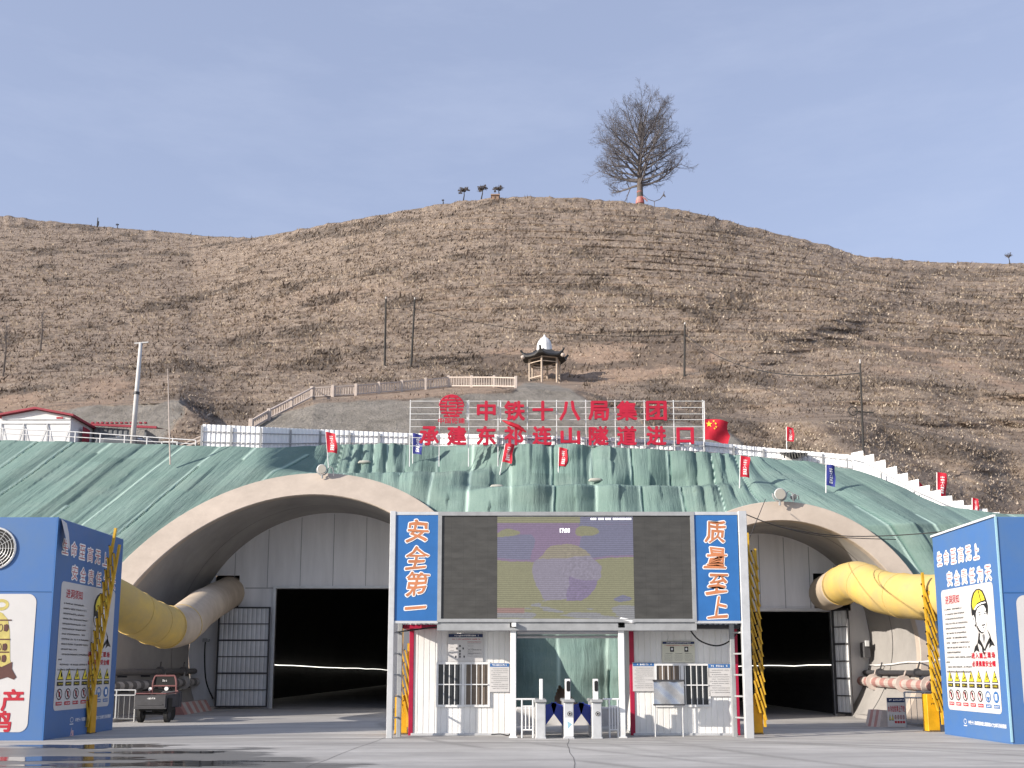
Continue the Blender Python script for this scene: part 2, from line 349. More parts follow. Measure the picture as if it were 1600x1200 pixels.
# ------------------------------------------------------------------ mesh builder and object rules
BASE = {}
class MB:
    def __init__(s): s.v, s.f, s.m = [], [], []
    def add(s, vs, fs, mi=0):
        o = len(s.v)
        s.v.extend([tuple(x) for x in vs]); s.f.extend([tuple(o + i for i in f) for f in fs]); s.m.extend([mi] * len(fs)); return s
    def box(s, x0, x1, y0, y1, z0, z1, mi=0):
        return s.add([(x0, y0, z0), (x1, y0, z0), (x1, y1, z0), (x0, y1, z0), (x0, y0, z1), (x1, y0, z1), (x1, y1, z1), (x0, y1, z1)],
                     [(0, 3, 2, 1), (4, 5, 6, 7), (0, 1, 5, 4), (1, 2, 6, 5), (2, 3, 7, 6), (3, 0, 4, 7)], mi)
    def bbox(s, x0, x1, y0, y1, z0, z1, b=.02, mi=0):
        # box with chamfered upright and top edges
        prof = [(x0 + b, y0), (x1 - b, y0), (x1, y0 + b), (x1, y1 - b), (x1 - b, y1), (x0 + b, y1), (x0, y1 - b), (x0, y0 + b)]
        cx, cy = (x0 + x1) / 2, (y0 + y1) / 2
        sx, sy = 1 - 2 * b / (x1 - x0), 1 - 2 * b / (y1 - y0)
        vs = [(x, y, z0) for x, y in prof] + [(x, y, z1 - b) for x, y in prof] + [(cx + (x - cx) * sx, cy + (y - cy) * sy, z1) for x, y in prof]
        fs = [tuple(range(7, -1, -1)), tuple(range(16, 24))]
        for r in (0, 8):
            for i in range(8): fs.append((r + i, r + (i + 1) % 8, r + 8 + (i + 1) % 8, r + 8 + i))
        return s.add(vs, fs, mi)
    def beam(s, p0, p1, w, d=None, mi=0, up=(0, 0, 1)):
        d = d or w; p0, p1 = Vector(p0), Vector(p1); t = (p1 - p0).normalized()
        a = t.cross(Vector(up))
        if a.length < 1e-3: a = t.cross(Vector((0, 1, 0)))
        a.normalize(); b = t.cross(a).normalized(); a *= w / 2; b *= d / 2
        vs = [q + e * a + g_ * b for q in (p0, p1) for e, g_ in ((-1, -1), (1, -1), (1, 1), (-1, 1))]
        return s.add(vs, [(0, 3, 2, 1), (4, 5, 6, 7), (0, 1, 5, 4), (1, 2, 6, 5), (2, 3, 7, 6), (3, 0, 4, 7)], mi)
    def path(s, pts, rad, n=8, mi=0, caps=True):
        pts = [Vector(q) for q in pts]; k = len(pts)
        rad = rad if hasattr(rad, '__len__') else [rad] * k
        vs, fs, ref = [], [], None
        for i in range(k):
            t = (pts[min(i + 1, k - 1)] - pts[max(i - 1, 0)])
            t = t.normalized() if t.length > 1e-9 else Vector((0, 0, 1))
            if ref is None:
                ref = Vector((0, 0, 1)) if abs(t.z) < .9 else Vector((1, 0, 0))
            a = (ref - t * ref.dot(t)).normalized(); ref = a; b = t.cross(a)
            for j in range(n):
                w = 2 * math.pi * j / n
                vs.append(pts[i] + (a * math.cos(w) + b * math.sin(w)) * rad[i])
        for i in range(k - 1):
            for j in range(n): fs.append((i * n + j, i * n + (j + 1) % n, (i + 1) * n + (j + 1) % n, (i + 1) * n + j))
        if caps: fs += [tuple(range(n - 1, -1, -1)), tuple(range((k - 1) * n, k * n))]
        return s.add(vs, fs, mi)
    def lathe(s, c, prof, n=16, mi=0):
        c = Vector(c); vs, fs = [], []; k = len(prof)
        for r, z in prof:
            for j in range(n):
                w = 2 * math.pi * j / n; vs.append(c + Vector((r * math.cos(w), r * math.sin(w), z)))
        for i in range(k - 1):
            for j in range(n): fs.append((i * n + j, i * n + (j + 1) % n, (i + 1) * n + (j + 1) % n, (i + 1) * n + j))
        fs += [tuple(range(n - 1, -1, -1)), tuple(range((k - 1) * n, k * n))]
        return s.add(vs, fs, mi)
    def disc(s, c, nrm, r, th, n=20, mi=0):
        c, nrm = Vector(c), Vector(nrm).normalized()
        return s.path([c, c + nrm * th], r, n, mi)
    def build(s, name, mats, parent=None, smooth=False, root=None):
        me = bpy.data.meshes.new(name)
        mats = mats if isinstance(mats, (list, tuple)) else [mats]
        off = Vector(BASE.get(parent.name, (0, 0, 0))) if parent else (Vector(root) if root else Vector((0, 0, 0)))
        va = np.array([tuple(q) for q in s.v], float).reshape(-1, 3) - np.array(off)
        me.from_pydata(va.tolist(), [], s.f)
        for q in mats: me.materials.append(M[q] if isinstance(q, str) else q)
        me.polygons.foreach_set('material_index', s.m)
        if smooth: me.polygons.foreach_set('use_smooth', [True] * len(s.f))
        me.update()
        o = bpy.data.objects.new(name, me); COL.objects.link(o)
        if parent: o.parent = parent; BASE[o.name] = tuple(off)
        elif root: o.location = root; BASE[o.name] = tuple(root)
        return o
def tag(o, label=None, cat=None, group=None, kind=None):
    if label: o['label'] = label
    if cat: o['category'] = cat
    if group: o['group'] = group
    if kind: o['kind'] = kind
    return o
def thing(name, loc, label, cat, group=None):
    o = bpy.data.objects.new(name, None); COL.objects.link(o); o.location = loc; o.empty_display_size = .3
    BASE[o.name] = tuple(loc); return tag(o, label, cat, group)
def copy_thing(root, loc, label=None, group=None):
    r = root.copy(); COL.objects.link(r); r.location = loc; BASE[r.name] = tuple(loc)
    if label: r['label'] = label
    if group: r['group'] = group
    for ch in root.children:
        c_ = ch.copy(); COL.objects.link(c_); c_.parent = r
        for g_ in ch.children:
            d_ = g_.copy(); COL.objects.link(d_); d_.parent = c_
    return r
def grid_mesh(name, P, mats, keep=None, attrs=None, smooth=True, kind=None):
    nr, nc = P.shape[:2]
    idx = np.arange(nr * nc).reshape(nr, nc)
    q = np.stack([idx[:-1, :-1], idx[:-1, 1:], idx[1:, 1:], idx[1:, :-1]], -1).reshape(-1, 4)
    if keep is not None: q = q[keep.reshape(-1)]
    used = np.unique(q); rm = np.full(nr * nc, -1); rm[used] = np.arange(len(used)); q = rm[q]
    V = P.reshape(-1, 3)[used]
    me = bpy.data.meshes.new(name)
    me.vertices.add(len(V)); me.vertices.foreach_set('co', V.astype(np.float32).ravel())
    me.loops.add(len(q) * 4); me.loops.foreach_set('vertex_index', q.astype(np.int32).ravel())
    me.polygons.add(len(q)); me.polygons.foreach_set('loop_start', np.arange(0, len(q) * 4, 4, dtype=np.int32))
    me.polygons.foreach_set('loop_total', np.full(len(q), 4, np.int32))
    me.update(calc_edges=True)
    if smooth: me.polygons.foreach_set('use_smooth', np.ones(len(q), bool))
    for k, A in (attrs or {}).items():
        at_ = me.attributes.new(k, 'FLOAT', 'POINT'); at_.data.foreach_set('value', A.reshape(-1)[used].astype(np.float32))
    me.materials.append(M[mats]); me.validate()
    o = bpy.data.objects.new(name, me); COL.objects.link(o)
    if kind: o['kind'] = kind
    return o

# flat frames for signs: (a along, b up, c out)
class Fr:
    def __init__(s, o, ux, uz, n): s.o, s.ux, s.uz, s.n = Vector(o), Vector(ux), Vector(uz), Vector(n)
    def __call__(s, a, b, c=0.): return s.o + s.ux * a + s.uz * b + s.n * c
def poly(mb, fr, pts, c, mi=0):
    return mb.add([fr(a, b, c) for a, b in pts], [tuple(range(len(pts)))], mi)
def rect(mb, fr, a0, a1, b0, b1, c, mi=0): return poly(mb, fr, [(a0, b0), (a1, b0), (a1, b1), (a0, b1)], c, mi)
def slab(mb, fr, a0, a1, b0, b1, c0, c1, mi=0):
    vs = [fr(a, b, c_) for c_ in (c0, c1) for a, b in ((a0, b0), (a1, b0), (a1, b1), (a0, b1))]
    return mb.add(vs, [(0, 3, 2, 1), (4, 5, 6, 7), (0, 1, 5, 4), (1, 2, 6, 5), (2, 3, 7, 6), (3, 0, 4, 7)], mi)
def rrect(mb, fr, a0, a1, b0, b1, r, c, mi=0):
    pts = []
    for cx, cy, s0 in ((a1 - r, b0 + r, -90), (a1 - r, b1 - r, 0), (a0 + r, b1 - r, 90), (a0 + r, b0 + r, 180)):
        for k in range(7):
            w = R_(s0 + 15 * k); pts.append((cx + r * math.cos(w), cy + r * math.sin(w)))
    return poly(mb, fr, pts, c, mi)
def ring2(mb, fr, a, b, ra, rb, t, c, mi=0, n=20):
    vs, fs = [], []
    for k in range(n):
        w = 2 * math.pi * k / n
        vs += [fr(a + ra * math.cos(w), b + rb * math.sin(w), c), fr(a + (ra - t) * math.cos(w), b + (rb - t) * math.sin(w), c)]
    for k in range(n):
        j = (k + 1) % n; fs.append((2 * k, 2 * j, 2 * j + 1, 2 * k + 1))
    return mb.add(vs, fs, mi)
def ell(mb, fr, a, b, ra, rb, c, mi=0, n=20):
    return poly(mb, fr, [(a + ra * math.cos(2 * math.pi * k / n), b + rb * math.sin(2 * math.pi * k / n)) for k in range(n)], c, mi)
_TC = {}
def glyphs(body, off=0., ext=0., res=2, shear=0.):
    k = (body, off, ext, res, shear)
    if k not in _TC:
        cu = bpy.data.curves.new('text', 'FONT'); cu.body = body; cu.size = 1; cu.offset = off; cu.extrude = ext; cu.resolution_u = res; cu.shear = shear
        ob = bpy.data.objects.new('text', cu); COL.objects.link(ob)
        dg = bpy.context.evaluated_depsgraph_get(); dg.update()
        me = bpy.data.meshes.new_from_object(ob.evaluated_get(dg))
        V = np.empty(len(me.vertices) * 3, np.float32); me.vertices.foreach_get('co', V)
        Fs = [tuple(q.vertices) for q in me.polygons]
        bpy.data.objects.remove(ob); bpy.data.curves.remove(cu); bpy.data.meshes.remove(me)
        _TC[k] = (V.reshape(-1, 3), Fs)
    return _TC[k]
def text(mb, fr, body, a, b, w, h, c, mi=0, off=0.02, ext=0., warp=None, shear=0., ref=None, em=None, brush=0.):
    """characters fitted to a box w x h centred on (a, b); ref = offset whose box sets the scale"""
    V, Fs = glyphs(body, off, ext, 2, shear)
    if not len(V): return
    V0 = glyphs(body, ref if ref is not None else off, ext, 2, shear)[0]
    lo, hi = V0[:, :2].min(0), V0[:, :2].max(0); ce = (lo + hi) / 2
    s = np.array([w / max(hi[0] - lo[0], 1e-6), h / max(hi[1] - lo[1], 1e-6)])
    if em: s = np.array([em, em])
    P = (V[:, :2] - ce) * s; ez = V[:, 2]
    if brush:
        k_ = 3.1 / max(w, h); P = P + brush * max(w, h) * np.stack([vn(P[:, 0] * k_ + 5 + a, P[:, 1] * k_ + b, 31) - .5, vn(P[:, 0] * k_ + 25 + a, P[:, 1] * k_ + b, 37) - .5 + .25 * P[:, 0] / max(w, h)], -1)
    vs = []
    for (x_, y_), z_ in zip(P, ez):
        q = fr(a + x_, b + y_, c + (z_ * min(s) if ext else 0)); vs.append(warp(q) if warp else q)
    mb.add(vs, Fs, mi)
def bold(mb, fr, body, a, b, w, h, c, mi, rad, k=8, **kw):
    """thick strokes: the same glyph laid k times round a small circle, each a hair prouder than the last"""
    for i in range(k):
        w_ = 2 * math.pi * i / k; text(mb, fr, body, a + rad * math.cos(w_), b + rad * math.sin(w_), w, h, c + i * .0007, mi, 0., **kw)
def chars(mb, fr, body, a, b, pitch, w, h, c, mi=0, off=0.02, vertical=False, **k):
    for i, ch in enumerate(body):
        if ch == ' ': continue
        hh = h * (.16 if ch == '一' else .5 if ch in '：' else 1)
        text(mb, fr, ch, a + (0 if vertical else i * pitch), b - (i * pitch if vertical else 0), w, hh, c, mi, off, **k)
def micro(mb, fr, a0, a1, b, h, c, mi=0, fill=.8):
    """a line of print too small to read: rows of tiny strokes"""
    x_ = a0; cw = h * .8
    while x_ < a1:
        if random.random() < .92:
            for _ in range(3):
                yy = b + random.uniform(-.45, .3) * h; ww = cw * random.uniform(.4, .85)
                rect(mb, fr, x_, x_ + ww, yy, yy + h * .2, c, mi)
            xx = x_ + random.uniform(.1, .6) * cw; rect(mb, fr, xx, xx + cw * .2, b - h * .45, b + h * .45, c + .0005, mi)
        x_ += cw

FRONT = lambda x_, y_, z_: Fr((x_, y_, z_), (1, 0, 0), (0, 0, 1), (0, -1, 0))

# ================================================================== GROUND
xs = np.concatenate([np.linspace(-400, -30, 12), np.linspace(-28, 28, 420), np.linspace(30, 400, 12)])
ys = np.concatenate([np.linspace(-200, 10, 8), np.linspace(12, 34, 300), np.linspace(36, 300, 20)])
X, Yg = np.meshgrid(xs, ys)
Pg = np.stack([X, Yg, np.zeros_like(X)], -1)
wet = .95 * np.exp(-(((X + 9.5) / 5.0) ** 2 + ((Yg - 20.5) / 3.2) ** 2) ** 1.2) + .5 * np.exp(-(((X + 5.5) / 3.5) ** 2 + ((Yg - 18.8) / 1.3) ** 2)) - .05
trk = np.zeros_like(X)
for cx_t, cy_t, r_t in ((-2.0, 2.0, 24.5), (-2.0, 2.0, 26.3), (-4.5, 6.0, 20.6), (-4.5, 6.0, 22.3), (-1, 12, 13.2), (-1, 12, 14.9), (26, 30, 22.5), (26, 30, 24.2), (30, 40, 33.0), (30, 40, 34.8)):
    rd = np.hypot(X - cx_t, Yg - cy_t) + .35 * (fbm(X * .2, Yg * .2, 2, 88) - .5)
    trk = np.maximum(trk, np.exp(-((rd - r_t) / .16) ** 2) * (.35 + .65 * vn(X * .35, Yg * .35, int(r_t))) * sm(.25, .5, fbm(X * .15 + r_t, Yg * .2, 2, 89)))
grid_mesh('ground', Pg, 'yard', attrs={'wet': wet, 'track': trk}, smooth=False, kind='structure')
def strip(name, pts, w, mat, z=.004):
    mb = MB()
    for (x0, y0), (x1, y1) in zip(pts[:-1], pts[1:]):
        d_ = Vector((x1 - x0, y1 - y0, 0)).normalized(); n_ = Vector((-d_.y, d_.x, 0)) * w / 2
        mb.add([(x0 - n_.x, y0 - n_.y, z), (x1 - n_.x, y1 - n_.y, z), (x1 + n_.x, y1 + n_.y, z), (x0 + n_.x, y0 + n_.y, z)], [(0, 1, 2, 3)])
    return tag(mb.build(name, mat), kind='structure')
def gp(u, v):
    a, b = ray(u, v); Yq = -H / b; return (a * Yq, Yq)
M['joint'] = pm('joint_tar', (.17, .165, .16), .9, .3, 4)
def wob(p0, p1, k=9, j=.05):
    return [(p0[0] + (p1[0] - p0[0]) * i / k + random.uniform(-j, j), p0[1] + (p1[1] - p0[1]) * i / k + random.uniform(-j, j)) for i in range(k + 1)]
strip('ground_joint', wob(gp(603, 1152), gp(440, 1215)), .014, 'joint')
strip('ground_joint', wob(gp(885, 1153), gp(908, 1225)), .014, 'joint')
strip('ground_joint', wob(gp(480, 1197), gp(1120, 1180), 14), .014, 'joint', .006)
def puddle(cx, cy, rx, ry, seed, n_=56):
    pts = []
    for k in range(n_):
        w = 2 * math.pi * k / n_
        r = .35 + .75 * float(vn(3 + 2.2 * math.cos(w), 3 + 2.2 * math.sin(w), seed)) + .6 * float(vn(9 + 6 * math.cos(w), 9 + 6 * math.sin(w), seed))
        pts.append((cx + rx * r * math.cos(w) * .9, cy + ry * r * math.sin(w) * .9, .005))
    mb = MB(); mb.add(pts + [(cx, cy, .005)], [(k, (k + 1) % n_, n_) for k in range(n_)])
    return tag(mb.build('puddle', 'water'), kind='structure')
for k, (u_, v_, rx, ry) in enumerate([(150, 1166, 1.9, .7), (90, 1186, 1.8, .55), (250, 1176, 1.5, .45), (215, 1195, 2.3, .42), (330, 1190, 1.3, .28), (20, 1204, 1.7, .45)]):
    gx, gy = gp(u_, v_); puddle(gx, gy, rx, ry, k)

# ================================================================== EARTH BANK UNDER GREEN NET, TUNNELS
TL = dict(cx=-8.23, zc=2.45, R=6.47, t=1.12, Y0=34.22, k=.88, Yb=47.0)
TR = dict(cx=9.69, zc=2.84, R=4.19, t=.74, Y0=34.36, k=.30, Yb=40.0)
TOP = [(-300, 683), (0, 688), (150, 692), (310, 697), (430, 700), (520, 696), (640, 695), (830, 697), (900, 697), (1000, 703), (1100, 708), (1200, 717), (1260, 723), (1330, 736), (1400, 762), (1470, 790), (1550, 803), (1900, 820)]
tu, tv = [q[0] for q in TOP], [q[1] for q in TOP]
def bank(u, z):
    """depth of the draped bank at picture column u and height z"""
    u, z = np.asarray(u, float), np.asarray(z, float)
    wl_ = 1 - sm(690, 800, u); wr_ = sm(1060, 1180, u)
    YL = 34.6 + .88 * z + 2.2 * sm(400, 520, u) * sm(10.1, 10.6, z)
    YM = 38.0 + .30 * z + 2.6 * sm(9.0, 9.5, z)
    YR = 34.75 + .30 * z + 1.55 * np.maximum(0, z - 6.9)
    return wl_ * YL + wr_ * YR + (1 - wl_ - wr_) * YM
zs_ = np.linspace(3, 15, 481)
def ztop(u):
    b = bof(np.interp(u, tu, tv)); f = zs_ - H - b * bank(u, zs_)
    i = np.where((f[:-1] < 0) & (f[1:] >= 0))[0]
    if not len(i): return 8.0
    i = i[-1]; return float(zs_[i] + (zs_[i + 1] - zs_[i]) * (-f[i]) / (f[i + 1] - f[i]))
UU = np.concatenate([np.arange(-700, -100, 6.0), np.arange(-100, 1701, 2.0), np.arange(1706, 2301, 6.0)]); NV = 190
ZT = np.array([ztop(u) for u in UU]); ZT = np.convolve(np.pad(ZT, 6, 'edge'), np.ones(13) / 13, 'valid')
tt = np.linspace(0, 1, NV)
Zg = ZT[None, :] * tt[:, None]; Ug = np.broadcast_to(UU[None, :], Zg.shape)
Yb_ = bank(Ug, Zg)
v_est = vof((Zg - H) / Yb_)
Xb = (Ug - PPX) / fwd(v_est) * Yb_
wl_ = 1 - sm(480, 640, Ug); wr_ = sm(1060, 1200, Ug)
sh = -.66 * wl_ + .52 * wr_
w_ = Xb + sh * Zg
ph = w_ / 1.72 + .22 * (fbm(w_ * .3, Zg * .25, 2, 3) - .5) + .35 * np.round(np.sin(w_ * 13.) * .0)
fr_ = ph - np.floor(ph)
sd = np.minimum(fr_, 1 - fr_) * 1.72
sid = np.round(ph)
on = (vn(sid * 3.7, 1.5 + .25 * Zg, 8) > .34)
seam = np.exp(-(sd / .06) ** 2) * on * (.65 + .55 * vn(w_ * 0 + sid * 2.1, Zg * .9, 5))
upper = sm(.2, .8, (1 - wl_) )
fold = (fbm(w_ * .8, Zg * .13 + 7, 2, 1) - .5) * .30 + (np.abs(fbm(w_ * 3.4, Zg * .22, 3, 2) - .5)) * -.30 * (.1 + 1.5 * sm(.4, .8, vn(w_ * .5, Zg * .25, 12)))
# billows and sagging gathers between the seams, strongest above the screens
sag = np.sin(np.clip(fr_, 0, 1) * math.pi) ** .7 * (.16 + .2 * vn(sid * 5.1, Zg * .5, 4))
lobes = (1 - wl_ * .95) * (-.16 * np.maximum(0, np.sin(2 * math.pi * (Zg / 2.35 + vn(sid * 1.7, sid * 0 + 2, 6)))) * np.sin(fr_ * math.pi))
dnr = np.minimum(np.hypot(Xb - TL['cx'], Zg - TL['zc']) - TL['R'] - TL['t'], np.hypot(Xb - TR['cx'], Zg - TR['zc']) - TR['R'] - TR['t'])
nearr = sm(-.2, 1.0, dnr)
pil = (fbm(Xb * .33 + 4, Zg * .55, 3, 17) - .5) * .75 * (1 - wl_)
bump_ = fold * (.55 - .15 * (1 - wl_)) + lobes * .5 + pil - sag * (1 - .5 * wl_) - seam * .08
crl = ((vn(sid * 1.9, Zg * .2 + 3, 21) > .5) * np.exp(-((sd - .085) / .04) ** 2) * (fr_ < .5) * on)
crease_shade = np.clip(crl * .75 + np.clip(.18 - np.abs(fbm(w_ * 3.2, Zg * .28, 3, 2) - .5), 0, 1) * 0, 0, 1)
Y2 = Yb_ + bump_ * nearr + crl * .10 * nearr + .1 * (1 - nearr)
# lip where the lower sheet is tucked over the ledge
P_net = np.stack([Xb + .05 * (fbm(w_ * 2, Zg, 2, 9) - .5), Y2, Zg + .05 * (fbm(Xb * 1.4, Zg * .4, 3, 14) - .5) * (tt[:, None] > 0) * nearr], -1)
def in_tun(T, X_, Z_, pad): return np.hypot(X_ - T['cx'], Z_ - T['zc']) < T['R'] + T['t'] - pad
cut = in_tun(TL, Xb, Zg, .42) | in_tun(TR, Xb, Zg, .3)
keepv = ~cut
kf = keepv[:-1, :-1] & keepv[1:, :-1] & keepv[:-1, 1:] & keepv[1:, 1:]
# torn opening beside the passage, showing bare earth
tear = inpoly(Ug, v_est, [(868, 1112), (864, 1095), (872, 1072), (880, 1078), (896, 1096), (918, 1118)])
kf &= ~(tear[:-1, :-1])
cu, cz = Ug[:-1, :-1], Zg[:-1, :-1]
ledge = np.where(cu < 560, 10.25, np.where(cu > 1120, 7.6, 9.2)) + .25 * (vn(cu * .02, cu * 0, 33) - .5)
regs = {'left': cu < 470, 'up': (cu >= 470) & (cu < 1150) & (cz > ledge), 'low': (cu >= 470) & (cu < 1150) & (cz <= ledge), 'right': cu >= 1150}
lab = {'left': 'green dust net stretched smooth with diagonal folds left of the tunnels', 'up': 'upper green dust net along the foot of the white fence behind the flags',
       'low': 'lower green dust net hanging in billows behind the big screen', 'right': 'green dust net with slanting seams around the small right tunnel'}
for k, rg in regs.items():
    tag(grid_mesh('dust_net', P_net, 'net', keep=kf & rg, attrs={'seam': np.clip(seam, 0, 1), 'crease_shade': crease_shade, 'wc': w_, 'zc': Zg * .16, 'sheet': vn(sid * 3.13 + 7, np.floor(Zg / 4.2 + vn(sid * 1.3, sid * 0, 71)) * 2.7, 72)}), lab[k], 'dust net', 'green nets over the bank')
M['earth'] = pm('bank_earth', (.48, .34, .26), .95, .35, 1.2, bump=.7, bscale=4)
Pe = P_net.copy(); Pe[..., 1] += .55
grid_mesh('bank_terrain', Pe[::4, ::4], 'earth', keep=(~(in_tun(TL, Xb, Zg, .25) | in_tun(TR, Xb, Zg, .2)))[:-4:4, :-4:4][:Pe[::4, ::4].shape[0] - 1, :Pe[::4, ::4].shape[1] - 1], kind='structure')
# sandbags / stones weighing the net
for (u_, v_) in [(569, 722), (776, 760), (963, 744), (930, 750)]:
    zz = None
    b = bof(v_); f = zs_ - H - b * bank(u_, zs_); i = np.where((f[:-1] < 0) & (f[1:] >= 0))[0]; zz = zs_[i[0]] if len(i) else 9.
    Yq = float(bank(u_, zz)) - .35; q = at(u_, v_, Yq); mb = MB()
    mb.path([q + Vector((-.28, 0, -.04)), q + Vector((-.2, 0, 0)), q, q + Vector((.2, 0, .02)), q + Vector((.3, 0, 0))], [.03, .07, .09, .06, .03], 8)
    tag(mb.build('sandbag', 'sandbag', smooth=True, root=q), {569: 'small pale sandbag on the net above the big left tunnel', 776: 'flat pale sandbag on the net below two red flags', 963: 'pale sandbag on the net ledge above the right half of the screen', 930: 'crumpled pale sandbag on the lower net above the screen picture'}[u_], 'sandbag', 'sandbags on the net')

def arc(T, r, n_=64):
    w0 = math.asin(max(-1, -T['zc'] / r))
    return [(T['cx'] + r * math.cos(w0 + (math.pi - 2 * w0) * i / n_), max(0, T['zc'] + r * math.sin(w0 + (math.pi - 2 * w0) * i / n_))) for i in range(n_ + 1)]
def tunnel(T, label, opening, holes, leaf):
    root = thing('tunnel_portal', (T['cx'], T['Y0'], 0), label, 'tunnel portal', 'tunnel portals')
    ai, ao = arc(T, T['R']), arc(T, T['R'] + T['t']); N = len(ai)
    yf = lambda z: T['Y0'] + T['k'] * z
    mb = MB(); vs, fs = [], []
    for i in range(N):
        (xo, zo), (xi_, zi) = ao[i], ai[i]
        vs += [(xo, yf(zo) + 5, zo), (xo, yf(zo) + .03, zo), (xo + (xi_ - xo) * .03, yf(zo), zo + (zi - zo) * .03), (xi_ + (xo - xi_) * .03, yf(zi), zi + (zo - zi) * .03), (xi_, yf(zi) + .04, zi), (xi_, yf(zi) + .35, zi)]
    for i in range(N - 1):
        for j in range(5): fs.append((6 * i + j, 6 * i + 6 + j, 6 * i + 7 + j, 6 * i + 1 + j))
    mb.add(vs, fs); mb.build('portal_ring', 'ring_concrete', root)
    # lining from the ring to the bulkhead
    mb = MB(); vs, fs = [], []; K = 8
    for i in range(N):
        x_, z_ = ai[i]
        for j in range(K + 1):
            y0 = yf(z_) + .35; vs.append((x_, y0 + (T['Yb'] - y0) * j / K, z_))
    for i in range(N - 1):
        for j in range(K): fs.append((i * (K + 1) + j, (i + 1) * (K + 1) + j, (i + 1) * (K + 1) + j + 1, i * (K + 1) + j + 1))
    mb.add(vs, fs); mb.build('lining', 'lining_concrete', root, smooth=True)
    # lining joints
    mb = MB()
    for yy in (T['Yb'] - 2.4,):
        for (x0, z0), (x1, z1) in zip(ai[:-1], ai[1:]):
            if yy > yf(max(z0, z1)) + .4:
                s0 = .997; c_ = (T['cx'], T['zc'])
                mb.add([(c_[0] + (x0 - c_[0]) * s0, yy, c_[1] + (z0 - c_[1]) * s0), (c_[0] + (x1 - c_[0]) * s0, yy, c_[1] + (z1 - c_[1]) * s0), (c_[0] + (x1 - c_[0]) * s0, yy + .04, c_[1] + (z1 - c_[1]) * s0), (c_[0] + (x0 - c_[0]) * s0, yy + .04, c_[1] + (z0 - c_[1]) * s0)], [(0, 1, 2, 3)])
    if mb.f: mb.build('lining_joint', 'dark_steel', root)
    # dark bore behind the bulkhead
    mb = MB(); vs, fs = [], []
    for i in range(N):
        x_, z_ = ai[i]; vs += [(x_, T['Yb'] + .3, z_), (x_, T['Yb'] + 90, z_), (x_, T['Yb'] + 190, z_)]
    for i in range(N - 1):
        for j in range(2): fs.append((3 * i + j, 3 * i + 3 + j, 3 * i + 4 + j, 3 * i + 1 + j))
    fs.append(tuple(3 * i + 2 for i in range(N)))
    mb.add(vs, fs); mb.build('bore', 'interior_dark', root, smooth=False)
    # bulkhead sheet with openings
    ops = [opening] + holes
    brk = sorted(set([x_ for o in ops for x_ in o[:2]] + list(np.linspace(T['cx'] - T['R'] * .9999, T['cx'] + T['R'] * .9999, 61))))
    mb = MB()
    for x0, x1 in zip(brk[:-1], brk[1:]):
        if x1 - x0 < 1e-4: continue
        hz = lambda q: T['zc'] + math.sqrt(max(0, T['R'] ** 2 - (q - T['cx']) ** 2))
        lz = lambda q: max(0, T['zc'] - math.sqrt(max(0, T['R'] ** 2 - (q - T['cx']) ** 2)))
        xm = (x0 + x1) / 2
        iv = sorted([(o[2], o[3]) for o in ops if o[0] < xm < o[1]])
        cuts = [None] + [z for q in iv for z in q] + [None]
        for k in range(0, len(cuts), 2):
            za = (lambda q: lz(q)) if cuts[k] is None else (lambda q, c_=cuts[k]: c_)
            zb = (lambda q: hz(q)) if cuts[k + 1] is None else (lambda q, c_=cuts[k + 1]: c_)
            if zb(xm) - za(xm) < .01: continue
            y0, y1 = T['Yb'], T['Yb'] + .12
            mb.add([(x0, y0, za(x0)), (x1, y0, za(x1)), (x1, y0, zb(x1)), (x0, y0, zb(x0)), (x0, y1, za(x0)), (x1, y1, za(x1)), (x1, y1, zb(x1)), (x0, y1, zb(x0))],
                   [(0, 1, 2, 3), (7, 6, 5, 4), (3, 2, 6, 7), (0, 4, 5, 1), (0, 3, 7, 4), (1, 5, 6, 2)])
    mb.build('bulkhead', 'bulkhead_sheet', root)
    # sheet laps on the bulkhead
    mb = MB(); z_ = opening[3]
    for k in range(-4, 5):
        xq = T['cx'] + k * T['R'] / 4.3
        if abs(xq - T['cx']) > T['R'] * .92: continue
        top = T['zc'] + math.sqrt(T['R'] ** 2 - (xq - T['cx']) ** 2) - .05
        if top > z_ + .3: mb.box(xq - .012, xq + .012, T['Yb'] - .012, T['Yb'] - .002, z_ + .06, top)
    mb.box(T['cx'] - T['R'] * .62, T['cx'] + T['R'] * .62, T['Yb'] - .02, T['Yb'] - .003, z_ + .01, z_ + .05)
    mb.build('sheet_lap', 'grey_steel', root)
    mb = MB(); o = opening
    mb.box(o[0] - .14, o[0], T['Yb'] - .10, T['Yb'] + .14, 0, o[3] + .02); mb.box(o[0] - .14, o[1] + .14, T['Yb'] - .11, T['Yb'] + .15, o[3] + .021, o[3] + .12); mb.build('door_frame', 'pale_steel', root); mb = MB(); mb.box(o[1], o[1] + .14, T['Yb'] - .10, T['Yb'] + .14, 0, o[3] + .02)
    mb.build('door_frame', 'pale_steel', root)
    if leaf:
        p0, p1, hz_ = Vector(leaf[0]), Vector(leaf[1]), leaf[2]
        d_ = (p1 - p0); L = d_.length; d_.normalize(); n_ = Vector((d_.y, -d_.x, 0))
        fr = Fr(p0, d_, (0, 0, 1), n_); mb = MB()
        nb = int(L / .22) + 1
        for k in range(nb):
            a0, a1 = L * k / nb, L * (k + 1) / nb; e = (a1 - a0) * .25
            prof = [(a0, 0), (a0 + e, .03), (a1 - e, .03), (a1, 0)]
            for (aa, ca), (ab, cb) in zip(prof[:-1], prof[1:]):
                mb.add([fr(aa, .1, ca), fr(ab, .1, cb), fr(ab, hz_, cb), fr(aa, hz_, ca)], [(0, 1, 2, 3)])
        lf = mb.build('door_leaf', 'door_sheet', root)
        mb = MB()
